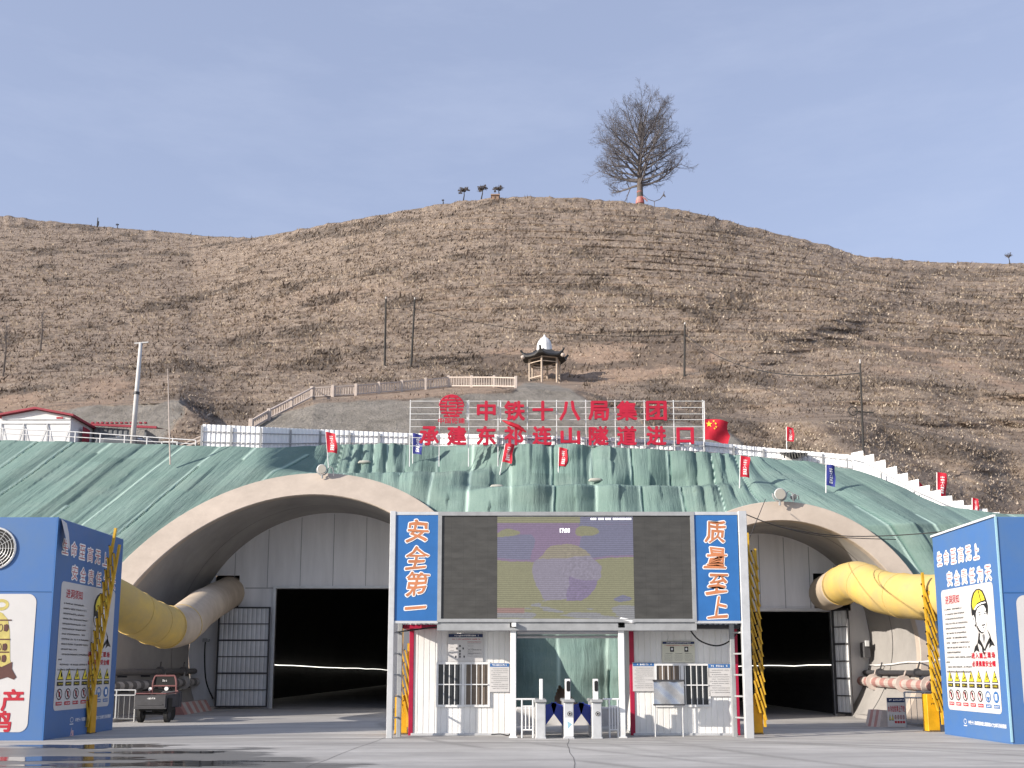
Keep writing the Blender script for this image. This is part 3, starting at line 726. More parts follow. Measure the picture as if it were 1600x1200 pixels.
        for k in range(7):
            zq = .1 + (hz_ - .1) * k / 6; w = .07 if k % 2 == 0 else .04
            slab(mb, fr, 0, L, zq - w / 2, zq + w / 2, .035, .075)
        for aa in (0, L): slab(mb, fr, aa - .035, aa + .035, .06, hz_ + .035, .034, .08)
        mb.build('leaf_frame', 'dark_steel', lf)
    return root
tunnel(TL, 'large left tunnel portal with broad concrete ring and grey bulkhead', (-10.8, -5.6, 0, 5.39), [(-13.63, -12.52, 4.42, 6.0)],
       ((-13.25, 46.6, 0), (-10.97, 46.6, 0), 4.5))
tunnel(TR, 'smaller right tunnel portal behind the right cabin, partly sunlit inside', (6.95, 12.37, 0, 3.96), [(11.78, 13.2, 4.0, 5.45)],
       ((12.45, 39.85, 0), (12.85, 39.25, 0), 4.0))

# ventilation ducts
def spline(pts, k=8):
    out = []
    P4 = [pts[0]] + pts + [pts[-1]]
    for i in range(1, len(P4) - 2):
        a, b, c_, d_ = [Vector(P4[i + j]) for j in (-1, 0, 1, 2)]
        for s in range(k):
            t = s / k
            out.append(.5 * ((2 * b) + (c_ - a) * t + (2 * a - 5 * b + 4 * c_ - d_) * t * t + (3 * b - a - 3 * c_ + d_) * t ** 3))
    out.append(Vector(pts[-1])); return out
def duct(pts, r, split, label, bands):
    root = thing('ventilation_duct', pts[0], label, 'air duct', 'yellow ventilation ducts')
    sp = spline(pts, 10); k = int(len(sp) * split)
    rad = [r * (1 + .012 * math.sin(i * 1.3) + random.uniform(-.008, .008)) for i in range(len(sp))]
    mb = MB(); mb.path(sp[:k + 1], rad[:k + 1], 28); mb.build('duct_sleeve', 'duct_yellow', root, smooth=True)
    mb = MB(); mb.path(sp[k:], rad[k:], 28); o = mb.build('duct_sleeve', 'duct_dusty_shade', root, smooth=True); o['label'] = 'beige end of the duct, coloured for dust and shade'
    for f in bands:
        i = int(len(sp) * f); mb = MB(); mb.path(sp[i:i + 2], [rad[i] * 1.012, rad[i + 1] * 1.012], 28, caps=False)
        t = (sp[i + 1] - sp[i]).normalized(); mb = MB(); mb.path([sp[i] - t * .02, sp[i] + t * .02], rad[i] * 1.02, 28); mb.build('seam_band', 'duct_yellow', root)
    return root
duct([(-13.3, 30.7, 4.45), (-12.5, 32.2, 3.85), (-11.95, 34.2, 3.28), (-11.75, 36.3, 3.25), (-12.3, 41, 4.2), (-13.06, 47.6, 5.3)], .72, .50,
     'thick yellow air duct bending into the large left tunnel', (.30, .40, .50, .62))
duct([(12.9, 28.6, 3.75), (12.35, 30.6, 3.86), (12.05, 33.2, 4.2), (11.95, 35.4, 4.75), (11.95, 37.3, 4.72), (12.35, 40.6, 4.66)], .69, .78,
     'thick yellow air duct rising into the smaller right tunnel', (.3, .52, .78))

# wall pipes in the tunnels
def striped(name, p0, p1, r, label, mats, seg=.45, flanges=()):
    p0, p1 = Vector(p0), Vector(p1); L = (p1 - p0).length; n_ = int(L / seg); root = thing(name, p0, label, 'pipe', 'pipes on the tunnel walls')
    mb = MB()
    for i in range(n_):
        mb.path([p0.lerp(p1, i / n_), p0.lerp(p1, (i + 1) / n_)], r, 12, i % 2, caps=(i in (0, n_ - 1)))
    mb.build('pipe_run', mats, root, smooth=False)
    for f in flanges:
        q = p0.lerp(p1, f); d_ = (p1 - p0).normalized(); mb = MB()
        mb.path([q - d_ * .05, q + d_ * .05], r * 1.75, 12); mb.path([q + Vector((0, 0, r)), q + Vector((.06, -.1, r + .28))], .03, 6); mb.build('flange', mats[1], root)
    for f in np.linspace(.08, .92, 5):
        mb = MB(); q = p0.lerp(p1, f); s = 1 if p0.x > 0 else -1; mb.beam(q + Vector((0, 0, -r - .04)), q + Vector((s * .35, 0, -r - .04)), .06); mb.build('bracket', 'dark_steel', root)
    return root
striped('water_pipe', (-14.05, 34.8, 1.12), (-14.25, 46.9, 1.18), .17, 'lower striped pipe, dusty and coloured as in shade, on the left wall of the large tunnel', ['pipe_grey', 'pipe_pale'], .42, (.62, .84))  # red and white stripes greyed: dust plus shade put into the colour
striped('water_pipe', (-14.15, 34.8, 1.62), (-14.35, 46.9, 1.66), .12, 'upper grey pipe on the left wall of the large tunnel', ['pipe_grey', 'pipe_grey'], 2., (.6, .86))
striped('water_pipe', (13.35, 31.0, 1.2), (13.45, 40.1, 1.3), .17, 'lower pink and white striped pipe on the right tunnel wall', ['pipe_pink', 'pipe_white'], .42, (.25, .5, .83))
striped('water_pipe', (13.5, 31.0, 1.62), (13.6, 40.1, 1.62), .09, 'upper dark pipe above the striped one in the right tunnel', ['dark_steel', 'dark_steel'], 2., (.4, .8))
def cable(name, pts, r, mat, label, group=None):
    mb = MB(); mb.path(pts, r, 6); return tag(mb.build(name, mat, smooth=True, root=tuple(pts[0])), label, 'cable' if mat != 'light_strip' else 'light strip', group)
pl = [(-14.4 + .1 * math.sin(i), 47.5 + i * 4.2, 2.12 - .0065 * i * 4.2 + random.uniform(-.04, .04)) for i in range(24)]
cable('light_strip', pl, .024, 'light_strip', 'glowing white light strip along the dark wall of the left tunnel')
pl = [(13.72, 40.4 + i * 2.5, 1.92 + random.uniform(-.03, .03)) for i in range(12)]
cable('light_strip', pl, .018, 'light_strip', 'glowing white light strip inside the dark right tunnel')
mb = MB(); pl = [Vector((13.72, 31.8 + i * .8, 2.05 - .016 * i + random.uniform(-.025, .025))) for i in range(11)]
cable('white_cable', pl, .03, 'ink_white', 'white cable along the sunlit wall of the right tunnel')
pl = [at(328, 1000, 46.7), at(321, 1003, 46.6), at(320, 1040, 46.55), at(323, 1068, 46.55), at(333, 1092, 46.6)]
cable('black_cable', spline(pl, 5), .035, 'black', 'black cable hanging on the bulkhead left of the tunnel door')
q = at(322, 1003, 46.55); mb = MB(); mb.bbox(q.x - .12, q.x + .12, q.y - .18, q.y + .12, q.z, q.z + .16, .02); cr_ = mb.build('security_camera', 'grey_steel', root=tuple(q)); tag(cr_, 'small grey camera on the bulkhead below the yellow duct', 'camera')
# electric box on the right bulkhead
q = at(1353, 1015, 39.6); mb = MB(); mb.bbox(q.x - .16, q.x + .12, 39.4, 39.8, q.z - .3, q.z + .28, .03); o = mb.build('switch_box', 'dark_steel', root=tuple(q)); tag(o, 'small dark electric box at the edge of the right bulkhead', 'electric box')
mb = MB(); mb.bbox(q.x - .1, q.x + .04, 39.3, 39.42, q.z + .12, q.z + .34, .01); mb.build('cover', 'pale_steel', o)

# ================================================================== HILL
HU = [-300, 0, 100, 280, 335, 392, 430, 490, 640, 820, 900, 1000, 1100, 1200, 1330, 1450, 1550, 1900]
K1Y = [52, 52, 52, 52, 51, 50, 50, 50, 50, 50, 50, 50, 50, 50, 46, 42.5, 41, 41]
K1Z = [11.8, 11.8, 11.8, 11.8, 12.0, 12.3, 12.3, 12.2, 12.2, 12.2, 12.2, 12.2, 12, 11.6, 10.4, 8.6, 7.6, 7]
K2V = [650, 645, 636, 628, 666, 667, 650, 629, 624, 606, 612, 640, 652, 660, 655, 680, 700, 720]
K2Y = [60, 60, 60, 60, 58, 57, 58, 58, 58, 60, 60, 58, 58, 58, 56, 54, 53, 53]
K3V = [590, 592, 590, 588, 598, 600, 600, 600, 600, 594, 596, 600, 600, 600, 590, 600, 610, 620]
K3Y = [100, 100, 98, 97, 97, 97, 97, 97, 97, 99, 99, 97, 95, 94, 90, 86, 84, 84]
SIL = [(-300, 318), (0, 336), (90, 347), (200, 357), (300, 366), (380, 372), (410, 370), (450, 361), (520, 348), (600, 334), (700, 317), (760, 309), (830, 307), (900, 309), (1000, 317), (1060, 327), (1130, 343), (1200, 361), (1260, 375), (1300, 384), (1318, 392), (1335, 400), (1400, 404), (1440, 408), (1500, 410), (1600, 411), (1900, 416)]
YC = [(-300, 250), (0, 240), (300, 232), (400, 205), (600, 192), (1000, 190), (1200, 191), (1500, 203), (1900, 202)]
ip = lambda u, A, B: np.interp(u, A, B)
SILU = np.arange(-340, 1941, 4.)
SILV = np.convolve(np.pad(np.interp(SILU, [q[0] for q in SIL], [q[1] for q in SIL]), 8, 'edge'), np.hanning(19)[1:-1] / np.hanning(19).sum(), 'valid')
def hill_knots(u):
    k1y, k1z = ip(u, HU, K1Y), ip(u, HU, K1Z)
    return k1y, (k1z - H) / k1y, ip(u, HU, K2Y), bof(ip(u, HU, K2V)), ip(u, HU, K3Y), bof(ip(u, HU, K3V)), ip(u, [q[0] for q in YC], [q[1] for q in YC]), bof(ip(u, SILU, SILV))
PW = 1.45
def hillY(u, b):
    y1, b1, y2, b2, y3, b3, yc, bc = hill_knots(u)
    Ya = y1 + (y2 - y1) * np.clip((b - b1) / (b2 - b1), 0, 1)
    g_ = np.clip((b - b2) / (b3 - b2), 0, 1)
    Yb2 = y2 + (y3 - y2) * np.where(g_ < .16, g_ / .16 * .66, .66 + .34 * (g_ - .16) / .84)   # a shelf behind the lower face, then the slope
    f = np.clip((b - b3) / (bc - b3), 0, 1)
    Yc2 = y3 + (yc - y3) * (1 - (1 - f) ** (1 / PW))
    return np.where(b < b2, Ya, np.where(b < b3, Yb2, Yc2))
def on_hill(u, v, sink=.15):
    b = bof(v); Yq = float(hillY(u, b)); q = at(u, v, Yq); return Vector((q.x, q.y, q.z - sink))
HUu = np.concatenate([np.arange(-900, -100, 8.0), np.arange(-100, 1701, 2.5), np.arange(1708, 2501, 8.0)]); NR = 470
y1, b1, y2, b2, y3, b3, yc, bc = hill_knots(HUu)
s_ = np.linspace(0, 1, NR)[:, None]
Bv = b1 + (bc - b1) * s_
Ub = np.broadcast_to(HUu[None, :], Bv.shape)
Yh = hillY(Ub, Bv); Vh = vof(Bv)
edge = sm(0, .05, s_) * (1 - sm(.955, 1, s_))
el = Yh * Bv                       # height above the camera
xh = (Ub - PPX) / 1560 * Yh
# terraces: treads and risers following the contour with breaks
lvl = el / 2.9 + 1.0 * (fbm(xh * .022, el * .03, 3, 40) - .5) * 2.2
fl = lvl - np.floor(lvl)
tmask = sm(.40, .62, fbm(xh * .012 + 3, el * .05, 3, 41) + .32 * sm(900, 1350, Ub) - .25 * (1 - sm(300, 700, Ub)) * sm(560, 420, Vh))
tmask = tmask * sm(.33, .6, fbm(xh * .06 + 9, el * .12, 3, 49) + .1)
tmask = np.maximum(tmask, .28 * sm(330, 420, Vh))
terr = (fl - .5 - .9 * sm(.72, 1.0, fl)) * 1.35 * tmask
# gullies and spurs: on the right the slope turns away from the sun behind a crooked spur
rid = np.interp(Vh, [400, 430, 480, 530, 560, 600, 680, 760], [1425, 1405, 1335, 1215, 1160, 1190, 1290, 1390])
sp_ = (Ub - rid) + 22 * (fbm(Vh * .05, Vh * 0, 2, 50) - .5) * 2
spur = 5.0 * sm(0, 120, sp_) * sm(410, 445, Vh) - 1.6 * np.exp(-(sp_ / 45) ** 2)
rid2 = np.interp(Vh, [480, 540, 600, 700], [1240, 1330, 1420, 1500])
spur += 3.2 * sm(0, 90, Ub - rid2 + 30 * (fbm(Vh * .06, Vh * 0 + 5, 2, 51) - .5)) * sm(490, 530, Vh)
gul = (fbm(xh * .06 + .5 * el * .06, el * .05, 4, 42) - .5) * 6.0 * (.30 + .65 * sm(380, 560, Vh)) * (.45 + .55 * (sm(1000, 1300, Ub) + 1 - sm(250, 500, Ub)))
med = (fbm(xh * .28 + el * .12, el * .3, 4, 43) - .5) * (1.2 + 2.2 * sm(1080, 1300, Ub) * sm(430, 520, Vh))
fine = (fbm(xh * 1.1, el * 1.2, 3, 44) - .5) * .6
SHOT = [[(395, 664), (440, 646), (500, 631), (560, 628), (640, 624), (760, 616), (800, 612), (818, 599), (870, 599), (898, 612), (935, 640), (985, 640), (1010, 662), (1070, 662), (1125, 668), (1160, 690), (1165, 720), (380, 720)],
        [(85, 640), (290, 624), (290, 650), (250, 690), (235, 705), (60, 705)]]
ju, jv = Ub + 14 * (fbm(Ub * .03, Vh * .05, 3, 60) - .5), Vh + 10 * (fbm(Ub * .03 + 9, Vh * .05, 3, 61) - .5)
rock = np.zeros(Ub.shape)
for pg in SHOT: rock = np.maximum(rock, inpoly(ju, jv, pg).astype(float))
rk = rock.copy()
for _ in range(2): rk[1:-1, 1:-1] = (rk[1:-1, 1:-1] * 2 + rk[:-2, 1:-1] + rk[2:, 1:-1] + rk[1:-1, :-2] + rk[1:-1, 2:]) / 6
BALU, BALV = [380, 392, 420, 455, 487, 520, 665, 806, 815], [670, 664, 650, 634, 616, 614, 605, 600, 600]
nearb = np.exp(-((Vh - np.interp(Ub, BALU, BALV) - 3) / 14) ** 2) * sm(370, 385, Ub) * (1 - sm(895, 915, Ub))
smooth_r = (1 - .85 * rk) * (1 - .9 * nearb)
dY = edge * smooth_r * (terr + spur * 1.0 + gul + med + fine) + edge * rk * (fbm(xh * .3, el * .3, 3, 48) - .5) * 1.0
Yd = Yh + dY
Ph = np.stack([(Ub - PPX) / fwd(Vh) * Yd, Yd, H + Bv * Yd], -1)
# rough crest line
Ph[..., 2] += (sm(.93, 1, s_) * (fbm(Ub * .09, Ub * 0 + 3, 4, 70) - .55) * .7)
bare = sm(.60, .72, fbm(xh * .07, el * .10, 4, 45) + .16 * sm(330, 120, Ub) * sm(520, 600, Vh) + .10 * sm(470, 600, Vh) - .1 * sm(600, 380, Vh)) * .85
bare = bare * (1 - .6 * nearb) * (.35 + .65 * sm(480, 560, Vh))
bare = np.maximum(bare, tmask * sm(.70, .86, fl) * .35)
shr = sm(.60, .70, fbm(xh * .16, el * .3, 4, 46) - .06 * sm(520, 380, Ub) * sm(500, 560, Vh) + .05 * sm(470, 520, Vh) + .05 * sm(430, 480, Vh) * sm(520, 700, Ub)) * .7
shr = np.maximum(shr, tmask * np.exp(-((fl - .02) / .07) ** 2) * .8 * sm(.35, .55, fbm(xh * .1, el * .1, 2, 47)))
# bench in front: platform rows from the net's top edge, then the slope, then the far side of the crest
Zt = np.interp(HUu, UU, ZT); Yt = bank(HUu, Zt)
rows = []
for f in (0., .5):
    Yp = Yt + .45 + (y1 - Yt - .45) * f; Zp = Zt - .12 + ((H + b1 * y1) - Zt + .12) * f
    rows.append(np.stack([(HUu - PPX) / 1570 * Yp, Yp, Zp], -1))
back = []
for dy, dz in ((6, -1.5), (30, -12), (90, -50), (200, -110)):
    q = Ph[-1].copy(); q[:, 1] += dy; q[:, 2] += dz; q[:, 0] *= (1 + dy / 250); back.append(q)
Pall = np.concatenate([np.array(rows), Ph, np.array(back)], 0)
pad = lambda A, c0: np.concatenate([np.full((2, A.shape[1]), c0), A, np.zeros((4, A.shape[1]))], 0)
grid_mesh('hill_terrain', Pall, 'hill', attrs={'rock': pad(rk, .4), 'bare': pad(bare, .3), 'shrub': pad(shr * (1 - rk), 0.)}, kind='structure')

# dry grass: one mass of small tufts rooted on the slope
def tufts(name, N, label, hmin, hmax, wmul, dark):
    r = RNG.random(N); c_ = RNG.random(N)
    ri = (np.clip(r, 0.0, .999) ** .9 * (NR - 2)).astype(int); ci = np.clip(np.searchsorted(HUu, -330 + 2270 * c_) - 1, 0, len(HUu) - 2)
    dens = (1 - rk[ri, ci]) * (1 - .75 * bare[ri, ci])
    dens = dens * (1 - ((np.abs(Vh[ri, ci] - np.interp(Ub[ri, ci], [392, 420, 455, 487, 520, 665, 806, 900], [664, 650, 634, 616, 614, 605, 600, 602])) < 12) & (RNG.random(N) < .85) & (Ub[ri, ci] > 385) & (Ub[ri, ci] < 900)))
    if dark: dens = dens * np.clip(shr[ri, ci] * 1.6, 0.02, 1)
    kp = RNG.random(N) < dens; ri, ci = ri[kp], ci[kp]; n_ = len(ri)
    f0, f1 = RNG.random((n_, 1)), RNG.random((n_, 1))
    p0 = Ph[ri, ci] * (1 - f0) * (1 - f1) + Ph[ri, ci + 1] * f0 * (1 - f1) + Ph[ri + 1, ci] * (1 - f0) * f1 + Ph[ri + 1, ci + 1] * f0 * f1
    B = 4
    hh = RNG.uniform(hmin, hmax, (n_, B)) * (.7 + .6 * RNG.random((n_, 1))) * np.clip(p0[:, 1:2] / 125, .42, 1.1)
    an = RNG.uniform(0, 2 * np.pi, (n_, B)); ln = RNG.uniform(.5, 1.7, (n_, B)); w = hh * wmul * RNG.uniform(.5, 1.2, (n_, B))
    dx, dy = np.cos(an), np.sin(an)
    jx, jy = RNG.normal(0, .24, (n_, B)), RNG.normal(0, .16, (n_, B))
    bx, by, bz = p0[:, 0:1] + jx, p0[:, 1:2] + jy, p0[:, 2:3] - .1 + .3 * jy
    A = np.stack([bx - dy * w, by + dx * w, bz], -1); Bq = np.stack([bx + dy * w, by - dx * w, bz], -1)
    T = np.stack([bx + dx * hh * ln + .15 * hh, by + dy * hh * ln, bz + hh], -1)
    V = np.stack([A, Bq, T], 2).reshape(-1, 3); nf = len(V) // 3
    me = bpy.data.meshes.new(name); me.vertices.add(len(V)); me.vertices.foreach_set('co', V.astype(np.float32).ravel())
    me.loops.add(nf * 3); me.loops.foreach_set('vertex_index', np.arange(nf * 3, dtype=np.int32))
    me.polygons.add(nf); me.polygons.foreach_set('loop_start', np.arange(0, nf * 3, 3, dtype=np.int32)); me.polygons.foreach_set('loop_total', np.full(nf, 3, np.int32))
    me.update(calc_edges=True)
    cl = fbm(p0[:, 0] * .25, p0[:, 2] * .5, 3, 80)
    base = (.10 + .32 * RNG.random(n_)) if dark else np.clip(.15 + .75 * RNG.random(n_) + (cl - .5) * 1.0, 0, 1)
    l2 = p0[:, 2] / 1.25 + 1.3 * fbm(p0[:, 0] * .03, p0[:, 2] * .05, 3, 83); l2 = l2 - np.floor(l2)
    tmk = sm(.35, .6, fbm(p0[:, 0] * .035, p0[:, 2] * .2, 3, 84))
    base = np.clip(base - .55 * np.exp(-((l2 - .5) / .17) ** 2) * tmk + (.10 if not dark else 0), 0, 1)
    tin = np.repeat(base, B * 3)
    a_ = me.attributes.new('tint', 'FLOAT', 'POINT'); a_.data.foreach_set('value', tin.astype(np.float32))
    me.materials.append(M['grass']); o = bpy.data.objects.new(name, me); COL.objects.link(o)
    return tag(o, label, 'dry grass' if not dark else 'scrub', kind='stuff')
tufts('dry_grass', 120000, 'dry tan grass tufts all over the hillside', .12, .34, .34, False)
tufts('scrub_bushes', 42000, 'dark leafless scrub in bands along the hill terraces', .18, .55, .22, True)

# ================================================================== WHITE FENCE ALONG THE TOP OF THE BANK
def bank_top(u):
    z_ = float(np.interp(u, UU, ZT)); Yq = float(bank(u, z_)); a, _ = ray(u, np.interp(u, tu, tv)); return Vector((a * Yq, Yq, z_))
FT = [(317, 663), (430, 668), (640, 677), (830, 680), (1000, 686), (1100, 690), (1200, 700), (1330, 711)]
def fence_pts(us): 
    out = []
    for u in us:
        q = bank_top(u); Yq = q.y + .9; vt = np.interp(u, [k[0] for k in FT], [k[1] for k in FT]); t = at(u, vt, Yq); out.append((Vector((t.x, Yq, q.z - .3)), t.z))
    return out
def corr_panel(mb, p0, p1, z0a, z1a, z0b, z1b, pitch=.21, d=.035):
    L = math.hypot(p1.x - p0.x, p1.y - p0.y); n_ = max(2, int(L / pitch)); nrm = Vector((-(p1.y - p0.y), p1.x - p0.x, 0)).normalized()
    if nrm.y > 0: nrm = -nrm
    prev = None
    for i in range(n_):
        for f, o in ((0, 0), (.18, d), (.62, d), (.80, 0)):
            t = (i + f) / n_; q = p0.lerp(p1, t) + nrm * o; cur = (q, z0a + (z0b - z0a) * t, z1a + (z1b - z1a) * t)
            if prev: mb.add([(prev[0].x, prev[0].y, prev[1]), (q.x, q.y, cur[1]), (q.x, q.y, cur[2]), (prev[0].x, prev[0].y, prev[2])], [(0, 1, 2, 3)])
            prev = cur
    t = 1; q = p1; mb.add([(prev[0].x, prev[0].y, prev[1]), (q.x, q.y, z0b), (q.x, q.y, z1b), (prev[0].x, prev[0].y, prev[2])], [(0, 1, 2, 3)])
us = list(np.linspace(317, 1330, 23)); fp = fence_pts(us)
root = thing('metal_fence', tuple(fp[0][0]), 'long white corrugated metal fence running along the top of the green nets', 'fence')
for (pa, za), (pb, zb) in zip(fp[:-1], fp[1:]):
    mb = MB(); corr_panel(mb, pa, pb, pa.z, za, pb.z, zb); mb.build('fence_panel', 'corrugated_white', root)
for (pa, za) in fp:
    mb = MB(); mb.beam(pa + Vector((0, -.1, 0)), (pa.x, pa.y - .1, za - .08), .07); mb.build('post', 'grey_steel', root)
mb = MB()
for f in (.32, .72):
    for (pa, za), (pb, zb) in zip(fp[:-1], fp[1:]):
        mb.beam((pa.x, pa.y - .085, pa.z + .3 + (za - pa.z - .3) * f), (pb.x, pb.y - .085, pb.z + .3 + (zb - pb.z - .3) * f), .035)
mb.build('rail', 'grey_steel', root)
# stepped part
st = [(1330, 708), (1349, 713), (1366, 722), (1384, 732), (1402, 742), (1419, 752), (1436, 761), (1453, 768), (1470, 776), (1488, 783), (1506, 790), (1524, 796), (1543, 801), (1562, 806)]
root = thing('metal_fence', tuple(bank_top(1330)), 'white metal fence stepping down the right end of the bank', 'fence')
for (ua, va), (ub, vb) in zip(st[:-1], st[1:]):
    qa, qb = bank_top(ua), bank_top(ub); Ya, Yq = qa.y + .6, qb.y + .6
    zt = at(ua, va, Ya).z; pa, pb = Vector((ray(ua, va)[0] * Ya, Ya, 0)), Vector((ray(ub, vb)[0] * Yq, Yq, 0))
    mb = MB(); corr_panel(mb, pa, pb, qa.z - .4, zt, qb.z - .4, zt, .3, .02); mb.build('fence_panel', 'corrugated_white', root)
for i in (0, 3, 6, 9, 11):
    ua, va = st[i]; q = bank_top(ua); mb = MB(); mb.beam((q.x, q.y + .45, q.z - .3), (q.x, q.y + .45, at(ua, va, q.y).z - .1), .06); mb.build('post', 'grey_steel', root)
mb = MB()
for (ua, va), (ub, vb) in zip(st[:-1], st[1:]):
    qa, qb = at(ua, va + 9, bank_top(ua).y + .44), at(ub, vb + 9, bank_top(ub).y + .44); mb.beam(qa, qb, .03)
mb.build('rail', 'grey_steel', root)

# ================================================================== BIG RED LETTERS ON A LATTICE
YS = min(bank_top(u).y for u in range(640, 1101, 10)) - .12
o_ = at(640, 700, YS)
root = thing('letter_sign', tuple(o_), 'red characters 中铁十八局集团 over 承建东祁连山隧道进口 on a pale lattice above the nets', 'sign')
mb = MB()
for k in range(11):
    u = 640 + 46 * k; a = at(u, 708, YS); b = at(u, 625, YS); mb.beam((a.x, YS, a.z - .6), (a.x, YS, b.z), .034)
for u in (730, 782): a = at(u, 660, YS); b = at(u, 626, YS); mb.beam((a.x, YS, a.z), (a.x, YS, b.z), .045)
for v in (627, 637, 647, 656, 667, 684, 697):
    a, b = at(640, v, YS), at(1100, v, YS); mb.beam((a.x, YS - .03, a.z), (b.x, YS - .03, a.z), .018)
mb.build('lattice', 'white_paint', root)
PM_ = YS / 1565.
def big(ch, u, v, w=31, h=31):
    q = at(u, v, YS); mb = MB(); bold(mb, FRONT(q.x, YS, q.z), ch, 0, 0, w * PM_ * .95, h * PM_ * .95, .12, 0, .032, 6, ext=.05); mb.build('character', 'sign_red', root)
for ch, u in zip('中铁十八局集团', (760, 804, 848, 890, 935, 979, 1025)): big(ch, u, 643, 29 if ch in '中' else 32)
for ch, u in zip('承建东祁连山隧道进口', (671, 714, 760, 803, 847, 891, 935, 979, 1025, 1070)): big(ch, u, 682, 30 if ch not in '口' else 26, 30 if ch not in '山口' else 26)
q = at(706, 637, YS); fr = FRONT(q.x, YS, q.z); mb = MB(); rr_ = 19 * PM_
for k in range(7):
    zz = rr_ * (.86 - .27 * k); hw = math.sqrt(max(.02, 1 - (zz / rr_) ** 2)) * rr_
    gap = rr_ * .12
    if k % 2: slab(mb, fr, -hw, hw * .35, zz - .045, zz + .045, .08, .16); slab(mb, fr, hw * .45, hw, zz - .045, zz + .045, .08, .16)
    else: slab(mb, fr, -hw, -hw * .4, zz - .045, zz + .045, .08, .16); slab(mb, fr, -hw * .25, hw, zz - .05, zz + .05, .08, .16)
for s in (-1, 1):
    pts = [fr(s * rr_ * .5 * math.cos(w), rr_ * .95 * math.sin(w), .12) for w in np.linspace(-1.2, 1.2, 9)]; mb.path(pts, .035, 5)
mb.path([fr(rr_ * math.cos(w), rr_ * math.sin(w), .12) for w in np.linspace(0.1, 3.04, 16)], .04, 5)
text(mb, fr, '中国铁建', 0, -rr_ * 1.16, 42 * PM_, 9 * PM_, .12, 0, .02, .04)
lg = mb.build('emblem', 'sign_red', root); lg['label'] = 'round striped red emblem with four small characters'
# torn red strip caught over one character
mb = MB(); mb.path([at(785, 657, YS - .2), at(797, 662, YS - .25), at(810, 667, YS - .22), at(822, 675, YS - .2)], [.02, .09, .10, .03], 6)
tag(mb.build('torn_cloth', 'flag_red', root=tuple(at(785, 657, YS))), 'torn dark red strip caught across the character 祁', 'cloth')

# ================================================================== FLAGS
def flag(u0, v0, w, h, pole_v, mat, label, lean=0., txt_='中铁十八局集团', Yoff=-.8, Y=None, group='slim banner flags on the bank', tilt=0., vb=None):
    """u0,v0 = top of the pole; w,h in picture units; built at its own depth"""
    q = bank_top(u0) if Y is None else None
    if Y is None:
        zz = np.linspace(2, 12, 300); b = bof(pole_v); f = zz - H - b * bank(u0, zz); i = np.where((f[:-1] < 0) & (f[1:] >= 0))[0]
        Yq = float(bank(u0, zz[i[-1]])) - .25 if len(i) else q.y
    else: Yq = Y
    k = Yq / 1575.
    top = at(u0 + lean * (pole_v - v0), v0, Yq); bot = at(u0, pole_v, Yq); bot.z -= .25
    root = thing('banner_flag' if txt_ else 'flag', tuple(bot), label, 'flag', group)
    mb = MB(); mb.path([bot, top], .022, 6); mb.build('flagpole', 'white_paint', root)
    ax = (top - bot).normalized(); W_, H_ = w * k, h * k
    dirx = (Vector((1, 0, 0)) * math.cos(tilt) + Vector((0, 0, -1)) * math.sin(tilt))
    def surf(a, b):
        x_ = a * W_; d_ = -ax * (b * H_)
        q = top + d_ + dirx * x_
        q.z -= a * a * .18 * W_
        q.y += .12 * W_ * math.sin(a * 5 + b * 3 + u0) * a ** .6 - .03
        q.z += .05 * W_ * math.sin(b * 9 + u0) * a
        q.x += .06 * W_ * math.sin(b * 7 + u0 * .3) * a
        return q
    nx, ny = 8, 14; vs = [surf(i / nx, j / ny) for j in range(ny + 1) for i in range(nx + 1)]
    fs = [(j * (nx + 1) + i, j * (nx + 1) + i + 1, (j + 1) * (nx + 1) + i + 1, (j + 1) * (nx + 1) + i) for j in range(ny) for i in range(nx)]
    mb = MB(); mb.add(vs, fs); cl = mb.build('flag_cloth', mat, root, smooth=True)
    if txt_:
        mb = MB(); n_ = len(txt_)
        for i, ch in enumerate(txt_):
            V, Fs = glyphs(ch, .02); lo, hi = V[:, :2].min(0), V[:, :2].max(0)
            cc = (lo + hi) / 2; s = max(hi - lo)
            P = [surf(.52 + (a - cc[0]) / s * .40, .16 + .74 * (i + .5) / n_ - (b - cc[1]) / s * .58 / n_) + Vector((0, -.02, 0)) for a, b in V[:, :2]]
            mb.add(P, Fs)
        mb.build('lettering', 'ink_white', cl)
    return root, surf, cl
flag(514, 675, 16, 33, 728, 'flag_red', 'slim red banner flag with white writing above the left tunnel crown', -.09)
flag(645, 677, 15, 33, 722, 'flag_blue', 'slim navy blue banner flag at the left end of the red lettering', -.0)
flag(781, 693, 14, 30, 733, 'flag_red', 'leaning slim red banner flag below the character 祁', .22)
flag(872, 699, 13, 30, 735, 'flag_red', 'slim red banner flag above the middle of the screen picture', .05)
flag(1155, 712, 14, 34, 760, 'flag_red', 'slim red banner flag left of the floodlight over the right tunnel', .04)
flag(1290, 726, 14, 33, 772, 'flag_blue', 'slim navy blue banner flag above the right tunnel ring', .02)
flag(1464, 738, 14, 38, 795, 'flag_red', 'tallest slim red banner flag beside the stepped white fence', 0, Y=40.)
flag(1428, 752, 10, 16, 775, 'flag_red', 'small torn red flag drooping sideways on the stepped fence', .3, '', Y=40.5, tilt=.9)
flag(1470, 783, 9, 12, 800, 'flag_red', 'tiny torn red flag low on the stepped fence', .1, '', Y=39.8, tilt=.8)
flag(1519, 778, 9, 22, 802, 'flag_red', 'narrow red flag at the lowest end of the stepped fence', 0, Y=38.6)
flag(1229, 667, 11, 23, 705, 'flag_red', 'small red banner flag behind the white fence above the little booth', 0, Y=47.4)
r_, sf, cl = flag(1101, 655, 38, 33, 715, 'flag_red', 'large red national flag with yellow stars flying right of the red lettering', 0, '', Y=46.4, group=None)
